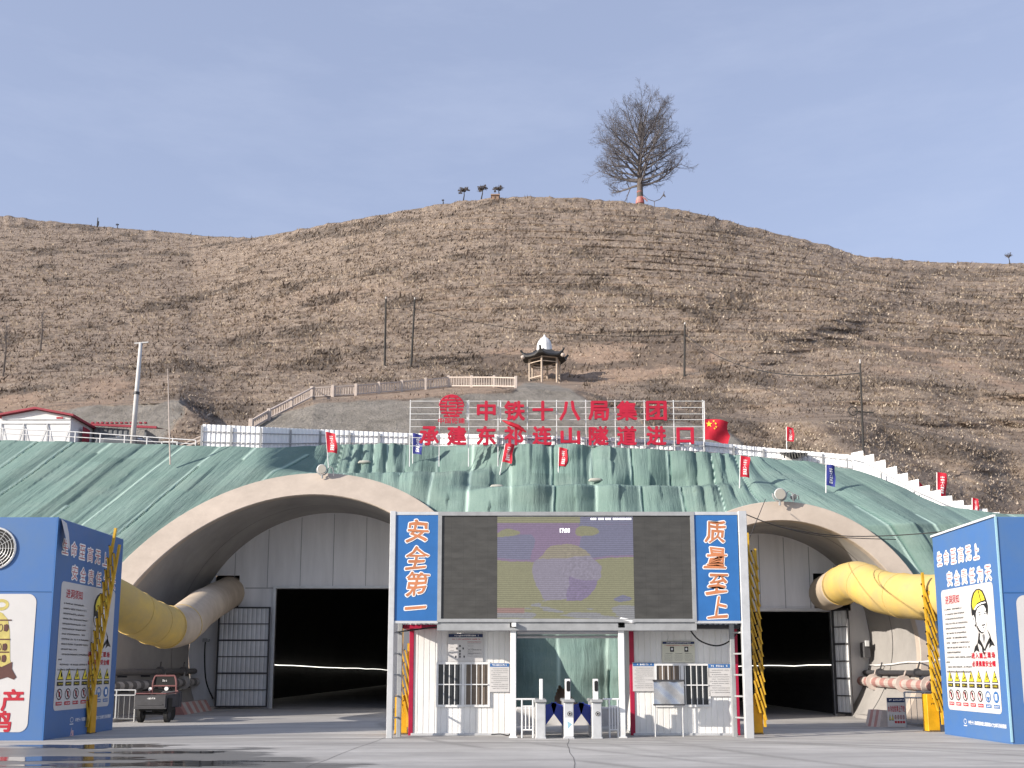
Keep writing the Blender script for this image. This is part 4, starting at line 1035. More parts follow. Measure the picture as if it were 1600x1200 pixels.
mb = MB(); mb.path([at(1101, 656, 46.4), at(1100, 626, 46.4)], .025, 6); mb.build('flagpole', 'white_paint', r_)
def star(mb, a, b, r):
    pts = [];
    for k in range(10):
        rr_ = r if k % 2 == 0 else r * .4; w = math.pi / 2 + k * math.pi / 5; pts.append(sf(a + rr_ * math.cos(w), b - rr_ * 1.15 * math.sin(w)) + Vector((0, -.03, 0)))
    c_ = sf(a, b) + Vector((0, -.03, 0)); mb.add(pts + [c_], [(k, (k + 1) % 10, 10) for k in range(10)])
mb = MB(); star(mb, .18, .24, .14)
for a, b in ((.38, .10), (.46, .2), (.46, .34), (.38, .44)): star(mb, a, b, .05)
mb.build('stars', 'ink_yellow', cl)

# floodlights over the tunnel rings
def floodlight(u, v, Y, r, label):
    q = at(u, v, Y); root = thing('floodlight', (q.x, q.y, q.z - r), label, 'floodlight', 'floodlights over the tunnel rings')
    mb = MB(); mb.path([q + Vector((0, .3, .05)), q + Vector((0, .12, 0)), q + Vector((0, -.02, 0))], [r * .45, r * .8, r], 18); mb.build('lamp_housing', 'pale_steel', root, smooth=True)
    mb = MB(); mb.path([q + Vector((0, -.021, 0)), q + Vector((0, -.03, 0))], r * .86, 18); mb.build('lamp_glass', 'lamp_glass', root)
    mb = MB(); mb.path([q + Vector((r * 1.12 * math.cos(w), .1, r * 1.12 * math.sin(w))) for w in np.linspace(-3.3, .15, 9)], .03, 6)
    mb.path([q + Vector((0, .1, -r * 1.1)), q + Vector((0, .1, -r * 1.8))], .04, 6)
    mb.path([q + Vector((r, .1, 0)), q + Vector((r * 1.5, .1, r * .6)), q + Vector((r * 2.1, .1, r * .3)), q + Vector((r * 2.3, .15, -r * 1.2))], .02, 6)
    mb.build('bracket', 'grey_steel', root); return root
floodlight(503, 733, 42.6, .21, 'grey round floodlight standing on the crown of the large left ring')
floodlight(1219, 772, 36.3, .22, 'large pale round floodlight on the crown of the right ring')
floodlight(1241, 775, 36.5, .09, 'small pale lamp right beside the larger right floodlight')
# little booth on the fence
q = at(1240, 716, 44.2); root = thing('guard_booth', (q.x, q.y, q.z - .6), 'tiny white booth with a ragged dark roof before the fence above the right tunnel', 'booth')
mb = MB(); mb.bbox(q.x - .36, q.x + .34, q.y, q.y + .6, q.z - .7, q.z + .24, .02); mb.build('wall', 'white_paint', root)
mb = MB(); mb.box(q.x - .12, q.x + .18, q.y - .02, q.y - .005, q.z - .02, q.z + .18); mb.build('window', 'glass_dark', root)
mb = MB(); mb.add([(q.x - .55, q.y - .3, q.z + .2), (q.x + .55, q.y - .3, q.z + .18), (q.x + .42, q.y + .7, q.z + .42), (q.x - .42, q.y + .7, q.z + .42), (q.x - .55, q.y - .3, q.z + .12), (q.x + .55, q.y - .3, q.z + .1), (q.x + .42, q.y + .7, q.z + .36), (q.x - .42, q.y + .7, q.z + .36)], [(0, 1, 2, 3), (7, 6, 5, 4), (0, 4, 5, 1), (1, 5, 6, 2), (2, 6, 7, 3), (3, 7, 4, 0)])
for k in range(9): xx = q.x - .5 + .12 * k; mb.beam((xx, q.y - .3, q.z + .16), (xx + .02, q.y - .32, q.z - random.uniform(-.02, .08)), .05)
mb.build('roof', 'tile_dark', root)

# ================================================================== LEFT PLATFORM: WHITE BUILDING, SHED, CAR, RAILING
zp = 11.75
def W3(u, v, Y): q = at(u, v, Y); return q
a, b = at(-6, 650, 50), at(111, 650, 50); zt = at(0, 651, 50).z; zr = at(57, 641, 50).z
root = thing('site_building', (a.x, 50, zp), 'white site building with a red roof edge at the far left above the net', 'building')
xm = at(57, 650, 50).x; x0 = xm - (b.x - xm); mb = MB()
L_ = 9.
mb.add([(x0, 50, zp - .5), (b.x, 50, zp - .5), (b.x, 50, zt), (xm, 50, zr), (x0, 50, zt), (x0, 50 + L_, zp - .5), (b.x, 50 + L_, zp - .5), (b.x, 50 + L_, zt), (xm, 50 + L_, zr), (x0, 50 + L_, zt)],
       [(0, 1, 2, 3, 4), (1, 6, 7, 2), (9, 8, 7, 6, 5), (5, 0, 4, 9)])
mb.build('wall', 'white_paint', root)
mb = MB()
for s, xe in ((1, b.x), (-1, x0)):
    e = .22 * s; dz_ = (zt - zr) / abs(b.x - xm) * .22
    mb.add([(xm, 49.75, zr + .02), (xe + e, 49.75, zt + dz_ + .02), (xe + e, 50 + L_ + .2, zt + dz_ + .02), (xm, 50 + L_ + .2, zr + .02), (xm, 49.75, zr + .12), (xe + e, 49.75, zt + dz_ + .12), (xe + e, 50 + L_ + .2, zt + dz_ + .12), (xm, 50 + L_ + .2, zr + .12)],
           [(0, 1, 2, 3), (7, 6, 5, 4), (0, 4, 5, 1), (1, 5, 6, 2), (2, 6, 7, 3)])
mb.build('roof', 'roof_red', root)
mb = MB(); zz0, zz1 = zp, at(0, 662, 50).z
mb.beam((x0, 49.97, zz1), (b.x, 49.97, zz1), .03); mb.beam((x0, 49.97, zz1 + .22), (b.x, 49.97, zz1 + .22), .04)
for u in (3, 38, 75, 111):
    q = at(u, 660, 50); mb.beam((q.x, 49.96, zz0 - .3), (q.x, 49.96, zz1), .035)
for ua, ub in ((3, 22), (22, 38), (38, 56), (56, 75), (75, 92), (92, 111)):
    d = (ua in (3, 38, 75)); qa, qb = at(ua, 660, 50), at(ub, 660, 50)
    mb.beam((qa.x, 49.965, zz1 if d else zz0 + .25), (qb.x, 49.965, zz0 + .25 if d else zz1), .018)
mb.build('wall_frame', 'pale_steel', root)
q = at(94, 653, 50); mb = MB(); mb.box(q.x - .16, q.x + .16, 49.93, 49.98, q.z - .05, q.z + .03); mb.build('name_plate', 'ink_red', root)
q = at(116, 676, 50); mb = MB(); mb.box(q.x - .02, q.x + .02, 51, 51.8, q.z - .5, q.z + .55); o = mb.build('door', 'roof_red', root)
# roof of a hut further left
q0, q1 = at(-40, 655, 56), at(24, 641, 56); mb = MB(); mb.box(q0.x, q1.x - .6, 56, 58, zp, q1.z - .35); hut = thing('site_hut', (q0.x, 56, zp), 'small hut with a dark sloping roof behind the white building', 'hut'); mb.build('wall', 'white_paint', hut)
mb = MB(); mb.beam((q0.x, 56.8, q1.z + .35), (q1.x, 56.8, q1.z - .45), 2.6, .12); mb.build('roof', 'tile_dark', hut)
# open shed
a, b = at(146, 664, 52.5), at(228, 668, 52.5); root = thing('storage_shed', (a.x, 52.5, zp), 'dark grey corrugated lean-to shed with a red roof edge behind the parked car', 'shed')
mb = MB(); corr_panel(mb, Vector((a.x, 54.5, 0)), Vector((b.x, 54.5, 0)), zp - .3, a.z - .1, zp - .3, b.z - .1, .25, .05); mb.build('wall', 'corrugated_grey', root)
mb = MB()
mb.box(a.x, a.x + .08, 52.6, 54.5, zp - .3, a.z - .15); mb.box(b.x - .1, b.x, 52.6, 54.5, zp - .3, b.z - .1)
corr_panel(mb, Vector((a.x, 52.6, 0)), Vector((b.x - .9, 52.6, 0)), zp + .55, a.z - .08, zp + .6, b.z - .08, .25, .04); mb.build('side_panel', 'corrugated_grey', root)
mb = MB(); mb.beam((a.x - .1, 52.4, a.z), (b.x + .6, 52.4, b.z - .02), .10, .12); mb.add([(a.x - .1, 52.35, a.z + .05), (b.x + .3, 52.35, b.z + .05), (b.x + .3, 54.8, b.z + .45), (a.x - .1, 54.8, a.z + .45)], [(0, 1, 2, 3)])
for k in range(12): xx = a.x + (b.x - a.x) * k / 11; mb.box(xx - .06, xx + .06, 52.33, 52.5, a.z + .055, a.z + .13)
mb.build('roof', 'roof_red', root)
# parked car (front part of its body shows above the bank edge)
a, b = at(164, 690, 48.6), at(229, 690, 48.6); cz = zp - .15
root = thing('parked_car', ((a.x + b.x) / 2, 48.6, cz), 'grey car parked before the dark shed, its roof showing over the net edge', 'car')
xm, zr, hw = (a.x + b.x) / 2, at(190, 679, 48.6).z, (b.x - a.x) / 2
def cross(s_, top): return [(-hw * s_, cz + .3), (-hw * s_ * 1.02, cz + .75), (-hw * s_ * .97, cz + .98), (-hw * s_ * .76, top - .12), (-hw * s_ * .62, top - .02), (0, top + .03), (hw * s_ * .62, top - .02), (hw * s_ * .76, top - .12), (hw * s_ * .97, cz + .98), (hw * s_ * 1.02, cz + .75), (hw * s_, cz + .3)]
st_ = [(47.3, .86, cz + .80), (47.4, .95, cz + 1.0), (48.4, 1., cz + 1.08), (49.1, 1., zr - .03), (50.6, 1., zr), (51.3, .97, zr - .1), (51.9, .92, cz + 1.1)]
mb = MB(); vs = [(xm + x, y, min(z, t_)) for y, s_, t_ in st_ for x, z in cross(s_, t_)]; n_ = 11
fs = [tuple(range(n_ - 1, -1, -1)), tuple(range((len(st_) - 1) * n_, len(st_) * n_))] + [(k * n_ + i, k * n_ + (i + 1) % n_, (k + 1) * n_ + (i + 1) % n_, (k + 1) * n_ + i) for k in range(len(st_) - 1) for i in range(n_)]
mb.add(vs, fs); mb.build('body', 'car_grey', root, smooth=False)
mb = MB(); mb.add([(xm - hw * .82, 48.42, cz + 1.12), (xm + hw * .82, 48.42, cz + 1.12), (xm + hw * .64, 49.0, zr - .07), (xm - hw * .64, 49.0, zr - .07)], [(0, 1, 2, 3)]); mb.build('windscreen', 'glass_dark', root)
for s_ in (-1, 1):
    mb = MB(); mb.path([(xm + s_ * hw * .66, 49.1, zr - .02), (xm + s_ * hw * .66, 49.4, zr + .06), (xm + s_ * hw * .66, 51.0, zr + .06), (xm + s_ * hw * .66, 51.3, zr - .05)], .03, 6); mb.build('roof_rail', 'white_paint', root)
    for yy in (48.2, 51.0):
        mb = MB(); mb.path([(xm + s_ * hw * .8, yy, cz + .32), (xm + s_ * hw * 1.03, yy, cz + .32)], .32, 16); mb.build('wheel', 'rubber', root)
# pipe railing
def pipe_railing(us, v_top, v_mid, Y, zbase, label, mat='white_paint'):
    tops = [at(u, np.interp(u, *v_top), Y) for u in us]; mids = [at(u, np.interp(u, *v_mid), Y) for u in us]
    root = thing('pipe_railing', (tops[0].x, Y, zbase), label, 'railing')
    mb = MB()
    for q in tops: mb.path([(q.x, Y, zbase - .3), q], .03, 6)
    mb.build('upright', mat, root); mb = MB(); mb.path(tops, .026, 6); mb.path(mids, .022, 6); mb.build('rail', mat, root)
pipe_railing([-20, 5, 42, 80, 118, 157, 195, 230, 270, 306], ([-20, 118, 306], [668, 675, 688]), ([-20, 118, 306], [676, 683, 694]), 46.2, 12.0, 'thin white pipe railing in front of the white building and car')
q = at(260, 698, 46); mb = MB()
for zz in (0, .25): mb.beam((q.x - .25, 46.1, q.z + zz), (q.x + .45, 46.1, q.z + zz), .05)
for xx in (-.25, .1, .45): mb.beam((q.x + xx, 46.1, q.z - .3), (q.x + xx, 46.1, q.z + .27), .05)
tag(mb.build('low_frame', 'white_paint', root=tuple(q)), 'small low white frame at the net edge near the mast', 'frame')
q = at(302, 697, 47.5); mb = MB(); mb.beam(q + Vector((-.7, 0, -.2)), q + Vector((.5, 0, .35)), .09); mb.beam(q + Vector((-.7, .05, .02)), q + Vector((.5, .05, .57)), .05); mb.beam(q + Vector((.5, 0, -.4)), q + Vector((.5, 0, .6)), .07)
tag(mb.build('stair_rail', 'balustrade', root=tuple(q)), 'short sloping stair rail against the left end of the white fence', 'stair rail')
# concrete pole and thin mast
a, b = at(207, 694, 47.2), at(220, 536, 47.2); root = thing('concrete_pole', (a.x, a.y, a.z - .4), 'tall pale concrete pole leaning slightly right beside the parked car', 'pole')
mb = MB(); mb.path([a - Vector((0, 0, .4)), a.lerp(b, .5), b], [.125, .105, .08], 12); mb.build('shaft', 'pole_concrete', root, smooth=True)
c_ = a.lerp(b, .5); mb = MB(); mb.path([c_ - Vector((0, 0, .06)), c_ + Vector((0, 0, .06))], .14, 12); mb.build('clamp', 'dark_steel', root)
mb = MB(); mb.beam(b + Vector((-.3, 0, -.02)), b + Vector((.35, 0, .04)), .06); mb.build('crossarm', 'pole_concrete', root)
a, b = at(266, 726, 43.4), at(262, 576, 43.4); mb = MB(); mb.path([a, a.lerp(b, .4), b], [.035, .028, .014], 6); tag(mb.build('thin_mast', 'balustrade', root=tuple(a)), 'thin pale mast standing on the left net, right of the concrete pole', 'mast')

# ================================================================== BALUSTRADE AND PAVILION
bal = [(392, 664), (420, 648), (455, 630), (487, 613), (520, 611), (556, 609), (592, 606), (628, 603), (665, 600), (701, 596), (737, 596), (772, 596), (806, 597)]
root = thing('balustrade', tuple(on_hill(*bal[0])), 'pale concrete balustrade climbing from the fence to the pavilion', 'balustrade')
bp_ = []
for u, v in bal:
    bp_.append(on_hill(u, v + 9, 0.))
for i, q in enumerate(bp_):
    mb = MB(); mb.bbox(q.x - .12, q.x + .12, q.y - .12, q.y + .12, q.z - 1.2, q.z + 1.12 * min(1, q.y / 92), .03); mb.build('pillar', 'balustrade', root)
for qa, qb in zip(bp_[:-1], bp_[1:]):
    ka, kb = min(1, qa.y / 92), min(1, qb.y / 92); mb = MB(); mb.beam(qa + Vector((0, 0, .95 * ka)), qb + Vector((0, 0, .95 * kb)), .12, .10); mb.beam(qa + Vector((0, 0, .12)), qb + Vector((0, 0, .12)), .12, .10)
    n_ = 9
    for k in range(1, n_): t = qa.lerp(qb, k / n_); mb.beam(t + Vector((0, 0, .1)), t + Vector((0, 0, .95 * min(ka, kb))), .07)
    mb.build('balusters', 'balustrade', root)
YP = 98.; base = at(851, 599, YP); root = thing('pavilion', tuple(base), 'small hexagonal pavilion with dark upturned eaves and white bell-shaped top on the slope', 'pavilion')
k = YP / 1556.; R1 = 25 * k
ang = [R_(18 + 60 * i) for i in range(6)]
for w in ang:
    q = base + Vector((R1 * math.cos(w), R1 * math.sin(w), 0)); mb = MB(); mb.path([q - Vector((0, 0, .6)), q + Vector((0, 0, 42 * k))], .10, 8); mb.build('column', 'pavilion_post', root)
mb = MB()
for i in range(6):
    qa, qb = [base + Vector((R1 * math.cos(w), R1 * math.sin(w), 0)) for w in (ang[i], ang[(i + 1) % 6])]
    mb.beam(qa + Vector((0, 0, 37 * k)), qb + Vector((0, 0, 37 * k)), .12); mb.beam(qa + Vector((0, 0, 30 * k)), qb + Vector((0, 0, 30 * k)), .08)
    if i not in (4,): mb.beam(qa + Vector((0, 0, .35)), qb + Vector((0, 0, .35)), .12)
mb.build('tie_beams', 'pavilion_post', root)
mb = MB(); ze = 42 * k; vs, fs = [], []; NS = 8; NRr = 7
for j in range(NRr + 1):
    t = j / NRr; rr_ = 38 * k * (1 - t) + 11 * k * t
    for i in range(6 * NS):
        w = ang[0] + i / NS * R_(60); f = (i % NS) / NS; cor = abs(f - .5) * 2
        hexr = rr_ * math.cos(R_(30)) / math.cos(R_(60) * f - R_(30))
        hexr *= 1 - .0 * cor
        z_ = ze - 3 * k + (15 * k) * t ** 1.25 + (1 - t) ** 2.2 * cor ** 3.5 * 8.5 * k
        vs.append(base + Vector((hexr * math.cos(w), hexr * math.sin(w), z_)))
n6 = 6 * NS
for j in range(NRr):
    for i in range(n6): fs.append((j * n6 + i, j * n6 + (i + 1) % n6, (j + 1) * n6 + (i + 1) % n6, (j + 1) * n6 + i))
m0 = len(vs); vs += [q - Vector((0, 0, .16)) for q in vs[:n6]]
for i in range(n6): fs.append((i, m0 + i, m0 + (i + 1) % n6, (i + 1) % n6))
fs.append(tuple(m0 + i for i in range(n6)))
mb.add(vs, fs); mb.build('roof', 'tile_dark', root)
mb = MB()
for w in ang:
    pts = [base + Vector((rr_ * math.cos(w), rr_ * math.sin(w), z_)) for rr_, z_ in ((13 * k, ze + 10 * k), (26 * k, ze + 1.5 * k), (35 * k, ze + 3 * k), (40 * k, ze + 8 * k))]
    mb.path(spline(pts, 4), .11, 6)
mb.build('ridge', 'tile_dark', root)
mb = MB(); mb.lathe(base + Vector((0, 0, ze + 7 * k)), [(14 * k, -3 * k), (13.4 * k, 0), (12.4 * k, 6 * k), (11.6 * k, 14 * k), (10 * k, 19 * k), (6.5 * k, 23.5 * k), (3 * k, 26 * k), (2.2 * k, 27.5 * k), (.3 * k, 31 * k)], 14); mb.build('bell_cap', 'cap_white', root)
mb = MB()
for w, dz_ in ((R_(198), 0), (R_(-40), .0)):
    q = base + Vector((36 * k * math.cos(w), 36 * k * math.sin(w) - .2, ze - 2.5 * k)); mb.lathe(q - Vector((0, 0, .3)), [(.02, 0), (.16, .08), (.22, .2), (.16, .34), (.02, .42)], 10)
mb.build('lantern', 'balustrade', root)

# ================================================================== POLES AND WIRES ON THE HILL
def upole(u, v0, v1, label, lean=0.):
    q = on_hill(u, v1, .0); t = at(u + lean, v0, q.y); root = thing('utility_pole', (q.x, q.y, q.z - .5), label, 'utility pole', 'dark utility poles on the hillside')
    mb = MB(); mb.path([q - Vector((0, 0, .6)), t], [.0012 * q.y, .0009 * q.y], 8); mb.build('shaft', 'pole_dark', root)
    mb = MB(); mb.path([t - Vector((0, 0, .02)), t + Vector((0, 0, .22))], .0006 * q.y, 8); mb.build('insulator', 'pole_concrete', root)
    return t
t1 = upole(601, 467, 572, 'left dark pole of the pair above the balustrade', 2)
t2 = upole(642, 468, 575, 'right dark pole of the pair, leaning slightly', 6)
t3 = upole(1069, 507, 592, 'dark pole on the slope above the end of the red lettering', 1)
t4 = upole(1349, 568, 712, 'dark pole with a ring rising behind the stepped white fence', -5)
q = at(1346, 643, t4.y); mb = MB(); mb.path([q + Vector((-.45 + .22 * math.cos(w), -.1, .22 * math.sin(w))) for w in np.linspace(0, 6.28, 14)], .03, 5); mb.beam(q + Vector((-.3, 0, 0)), q + Vector((.6, 0, -.06)), .06)
tag(mb.build('pole_ring', 'pole_dark', root=tuple(q)), 'small dark ring fixed to the right hillside pole', 'ring')
def wire(a, b, sag_, label, r=.025):
    pts = [a.lerp(b, i / 14) - Vector((0, 0, sag_ * 4 * (i / 14) * (1 - i / 14))) for i in range(15)]; return cable('overhead_wire', pts, r, 'wire', label, 'overhead wires')
wire(t2 - Vector((0, 0, 1)), t3 - Vector((0, 0, 1)), 1.2, 'long dark wire from the paired poles to the pole above the lettering', .03)
wire(t3 - Vector((0, 0, 1)), t4 + Vector((0, 0, -.5)), 1.5, 'dark wire from the pole above the lettering down to the right pole', .03)
wire(t1 - Vector((0, 0, 1)), t2 - Vector((0, 0, .6)), .2, 'short dark wire between the two paired poles', .025)

# ================================================================== TREES
def rot_about(d, ang_, az):
    a = d.cross(Vector((0, 0, 1)));
    if a.length < 1e-3: a = Vector((1, 0, 0))
    a.normalize(); b = d.cross(a).normalized()
    return (d * math.cos(ang_) + (a * math.cos(az) + b * math.sin(az)) * math.sin(ang_)).normalized()
def branch(tr, p, d, L, r, lev, rng, mx_):
    n_ = 4 if lev < mx_ else 3
    pts, rad = [p.copy()], [r]
    for i in range(n_):
        d = (d + Vector((rng.gauss(0, .12), rng.gauss(0, .12), .06 + rng.gauss(0, .08)))).normalized()
        p = p + d * L / n_; pts.append(p.copy()); rad.append(r * (1 - .8 * (i + 1) / n_))
    tr.path(pts, rad, 5 if lev < 2 else 3, caps=False)
    if lev >= mx_: return
    kids = (9, 7, 5)[min(lev, 2)] if mx_ > 2 else (6, 5)[min(lev, 1)]
    for k in range(kids):
        t = .25 + .75 * (k + rng.random() * .8) / kids; i = min(int(t * n_), n_ - 1); q = pts[i].lerp(pts[i + 1], t * n_ - i)
        dd = (pts[i + 1] - pts[i]).normalized(); dd = rot_about(dd, R_(rng.uniform(28, 58)), rng.uniform(0, 6.28))
        branch(tr, q, dd, L * rng.uniform(.34, .55) * (1.25 - .55 * t), max(rad[i] * .52, .017), lev + 1, rng, mx_)
rng = random.Random(5)
tb = on_hill(1000, 316, .2); kk = tb.y / fwd(316); HT = 171 * kk
root = thing('bare_tree', tuple(tb), 'big leafless tree with a rounded crown alone on the hilltop', 'tree')
mb = MB(); HT *= .84; tp = [tb + Vector((0, 0, -.6)), tb + Vector((0, 0, .5)), tb + Vector((.1, 0, HT * .3)), tb + Vector((.15, 0, HT * .5)), tb + Vector((.55, .1, HT * .75)), tb + Vector((.5, .1, HT * .97))]
mb.path(spline(tp, 4), list(np.interp(np.linspace(0, 1, 21), [0, .2, .4, .6, .8, 1], [.80, .66, .52, .36, .2, .03])), 10); mb.build('trunk', 'bark', root, smooth=True)
cr2 = MB(); tps = spline(tp, 10)
NL = 46
for i in range(NL):
    f = .20 + .62 * (i / NL) ** 1.05; q = tps[int(f * (len(tps) - 1))]; q = tb + Vector((np.interp(f, [0, .5, 1], [.1, .2, .5]), 0, HT * f))
    az = i * 2.399 + rng.uniform(-.4, .4)
    env = 76 * kk * (np.interp(f, [.15, .25, .45, .65, .85, 1], [.90, 1.18, 1.16, .92, .60, .30]))
    upw = R_(np.interp(f, [.15, .4, .8, 1], [4, 30, 48, 62]) + rng.uniform(-7, 7))
    L_ = env / max(math.cos(upw), .35) * rng.uniform(.72, 1.0) * .9
    d = Vector((math.cos(az) * math.cos(upw), math.sin(az) * math.cos(upw), math.sin(upw)))
    branch(cr2, q, d, L_, np.interp(f, [.1, .9], [.30, .09]), 0, rng, 3)
cr2.build('crown', 'twig', root)
mb = MB()
for zf, xx in ((.86, .55), (.80, .6), (.905, .55)):
    c_ = tb + Vector((xx, -.1, HT * zf)); mb.lathe(c_, [(.05, -.7), (.5, -.45), (.62, 0), (.5, .5), (.08, .75)], 8)
mb.build('bird_nest', 'nest', root)
mb = MB(); mb.lathe(tb, [(.86, -.2), (.84, .5), (.72, .9), (.66, 1.15), (.60, 1.2)], 12); mb.lathe(tb + Vector((0, 0, 2.2)), [(.62, 0), (.64, .1), (.60, .2)], 12); mb.path([tb + Vector((.2, -.7, 1.2)), tb + Vector((.9, -.7, .6)), tb + Vector((1.4, -.6, .1))], [.06, .16, .14], 6)
mb.build('red_wrapping', 'red_cloth', root)
q = tb + Vector((1.9, -.2, .6)); mb = MB(); mb.path([q + Vector((-1.4, 0, 1.2)), q + Vector((-.3, 0, .1)), q + Vector((.9, 0, -.3)), q + Vector((2.0, 0, .1)), q + Vector((2.7, 0, 1.0)), q + Vector((2.9, 0, 1.8))], [.05, .07, .08, .08, .1, .05], 6); mb.path([q + Vector((2.7, 0, 1.1)), q + Vector((3.1, 0, .6))], [.25, .1], 6); mb.path([q + Vector((.9, 0, -.3)), q + Vector((.9, 0, -1.6))], .07, 6)
mb.path([q + Vector((-1.6, 0, 3.5)), q + Vector((-1.5, 0, 2.0))], [.12, .08], 5)
tag(mb.build('bent_branch', 'twig', root=tuple(q)), 'bare bent branch on a prop beside the big hilltop tree', 'branch')
# bent bushes and shrine on the crest
def crest_tree(u, v0, v1, label, dx=0., flat=True, cat='tree'):
    q = on_hill(u, v1, .1); k = q.y / fwd(v1); hh = (v1 - v0) * k; root = thing('small_tree', tuple(q), label, cat)
    mb = MB(); t = q + Vector((dx * k, 0, hh * .75)); mb.path([q - Vector((0, 0, .3)), q.lerp(t, .5) + Vector((.1, 0, 0)), t], [.13, .10, .07], 6); mb.build('trunk', 'pole_dark', root)
    mb = MB(); rg = random.Random(int(u))
    for i in range(5 if flat else 9):
        az = i * 2.4 + u; d = Vector((math.cos(az), math.sin(az), rg.uniform(-.1, .5) if flat else .9)).normalized(); branch(mb, t, d, hh * (.42 if flat else .5), .06, 1, rg, 3)
    if flat:
        for ox, oz, sx_, nn in ((-.15, .05, .16, 26), (.22, .16, .12, 18), (-.32, -.12, .08, 8)):
            for i in range(nn): c_ = t + Vector((hh * .8 * (ox + rg.gauss(0, sx_)), rg.gauss(0, hh * .15), hh * (oz + rg.gauss(0, .05)))); mb.beam(c_, c_ + Vector((rg.uniform(-.6, .6), 0, rg.uniform(-.15, .3))), rg.uniform(.06, .17))
    mb.build('crown', 'shrub', root)
crest_tree(724, 292, 311, 'small dark flat-topped tree, leftmost of those on the crest left of the brick shrine', 1)
crest_tree(752, 290, 308, 'small dark crooked tree on the crest just left of the brick shrine', 2)
crest_tree(779, 290, 309, 'low wind-bent little tree behind the brick shrine', 0)
crest_tree(692, 312, 317, 'tiny bush on the left shoulder of the crest', 0, False, 'bush')
crest_tree(1577, 398, 413, 'bare bush on the skyline at the far right', 0, False, 'bush')
crest_tree(183, 350, 356, 'tiny bush on the skyline right of the survey post at the far left', 0, False, 'bush')
q = on_hill(774, 311, .3); k = q.y / fwd(311); root = thing('brick_shrine', tuple(q), 'little square brick shrine with a wider cap on the hill crest', 'shrine')
mb = MB(); mb.box(q.x - 5.6 * k, q.x + 5.6 * k, q.y - .7, q.y + .7, q.z - .5, q.z + 5.5 * k); mb.build('wall', 'brick', root)
mb = MB(); mb.box(q.x - 7 * k, q.x + 7 * k, q.y - .9, q.y + .9, q.z + 5.51 * k, q.z + 7.5 * k); mb.build('cap', 'brick', root)
mb = MB(); mb.box(q.x - 1.2 * k, q.x + 1.2 * k, q.y - .72, q.y - .703, q.z + 1 * k, q.z + 3.6 * k); mb.build('niche', 'black', root)
q = on_hill(152, 354, .2); k = q.y / fwd(354); mb = MB(); mb.path([q, q + Vector((0, 0, 16 * k))], [.18, .10], 6); mb.path([q + Vector((.25, 0, 3 * k)), q + Vector((.25, 0, 10 * k))], .12, 6)
tag(mb.build('survey_post', 'pole_dark', root=tuple(q)), 'thin dark post on the skyline at the far left', 'post')
def thin_tree(u, v0, v1, label):
    q = on_hill(u, v1, .2); k = q.y / fwd(v1); hh = (v1 - v0) * k; root = thing('sapling', tuple(q), label, 'tree'); mb = MB(); rg = random.Random(int(u) + 3)
    mb.path([q - Vector((0, 0, .3)), q + Vector((.1, 0, hh * .5)), q + Vector((-.1, 0, hh))], [.13, .09, .02], 6); mb.build('trunk', 'bark', root); mb = MB()
    for i in range(12):
        f = .35 + .6 * i / 12; az = i * 2.4; d = Vector((math.cos(az) * .6, math.sin(az) * .6, .8)).normalized(); branch(mb, q + Vector((0, 0, hh * f)), d, hh * .16, .03, 1, rg, 2)
    mb.build('crown', 'twig', root)
thin_tree(62, 478, 553, 'thin bare sapling on the lower slope above the white building')
thin_tree(4, 495, 592, 'thin bare sapling at the far left edge above the white building')
thin_tree(1504, 752, 806, 'thin bare sapling behind the low end of the stepped fence')

# ================================================================== GANTRY WITH LED SCREEN
YG = 26.9
def gx(u, v=885, Y=YG): return at(u, v, Y).x
def gz(v, Y=YG): return H + bof(v) * Y
root = thing('screen_gantry', (gx(886), YG, 0), 'wide gantry carrying a dark LED screen between two blue slogan banners', 'screen gantry')
mb = MB(); zt, zb_ = gz(800), gz(972)
xl, xr = gx(611), gx(1163)
for (ux, wd) in ((611, .15), (1166, .22)):
    xx = gx(ux, 1000); mb = MB(); mb.bbox(xx - wd / 2, xx + wd / 2, YG - .06, YG + .12, 0, zt + .02, .01); mb.build('post', 'pale_steel', root)
for ux in (622, 1150):
    xx = gx(ux, 1000); mb = MB(); mb.bbox(xx - .06, xx + .06, YG + .45, YG + .57, 0, zt - .1, .01); mb.build('post', 'grey_steel', root)
mb = MB(); yl0, yl1 = YG + .03, YG + .51
for zz in np.linspace(.5, 2.7, 5): mb.beam((gx(611, 1000), yl0, zz), (gx(622, 1000), yl1, zz), .04); mb.beam((gx(1166, 1000), yl0, zz), (gx(1150, 1000), yl1, zz), .04)
mb.build('ladder_rungs', 'grey_steel', root)
mb = MB(); mb.box(gx(684), gx(1086), YG + .0, YG + .55, gz(985), gz(801)); cab = mb.build('screen_cabinet', 'grey_steel', root)
mb = MB(); mb.box(gx(684), gx(1086), YG - .05, YG - .002, gz(806), gz(800)); mb.box(gx(684), gx(1086), YG - .05, YG - .002, gz(972), gz(967)); mb.box(gx(684), gx(690), YG - .048, YG - .003, gz(967) + .001, gz(806) - .001); mb.box(gx(1080), gx(1086), YG - .048, YG - .003, gz(967) + .001, gz(806) - .001)
mb.build('screen_trim', 'grey_steel', cab)
mb = MB(); rect(mb, FRONT(0, YG, 0), gx(690), gx(777), gz(967), gz(806), .012); mb.build('blank_panel', 'led_blank', root); mb = MB(); rect(mb, FRONT(0, YG, 0), gx(990), gx(1080), gz(967), gz(806), .012); mb.build('blank_panel', 'led_blank', root)
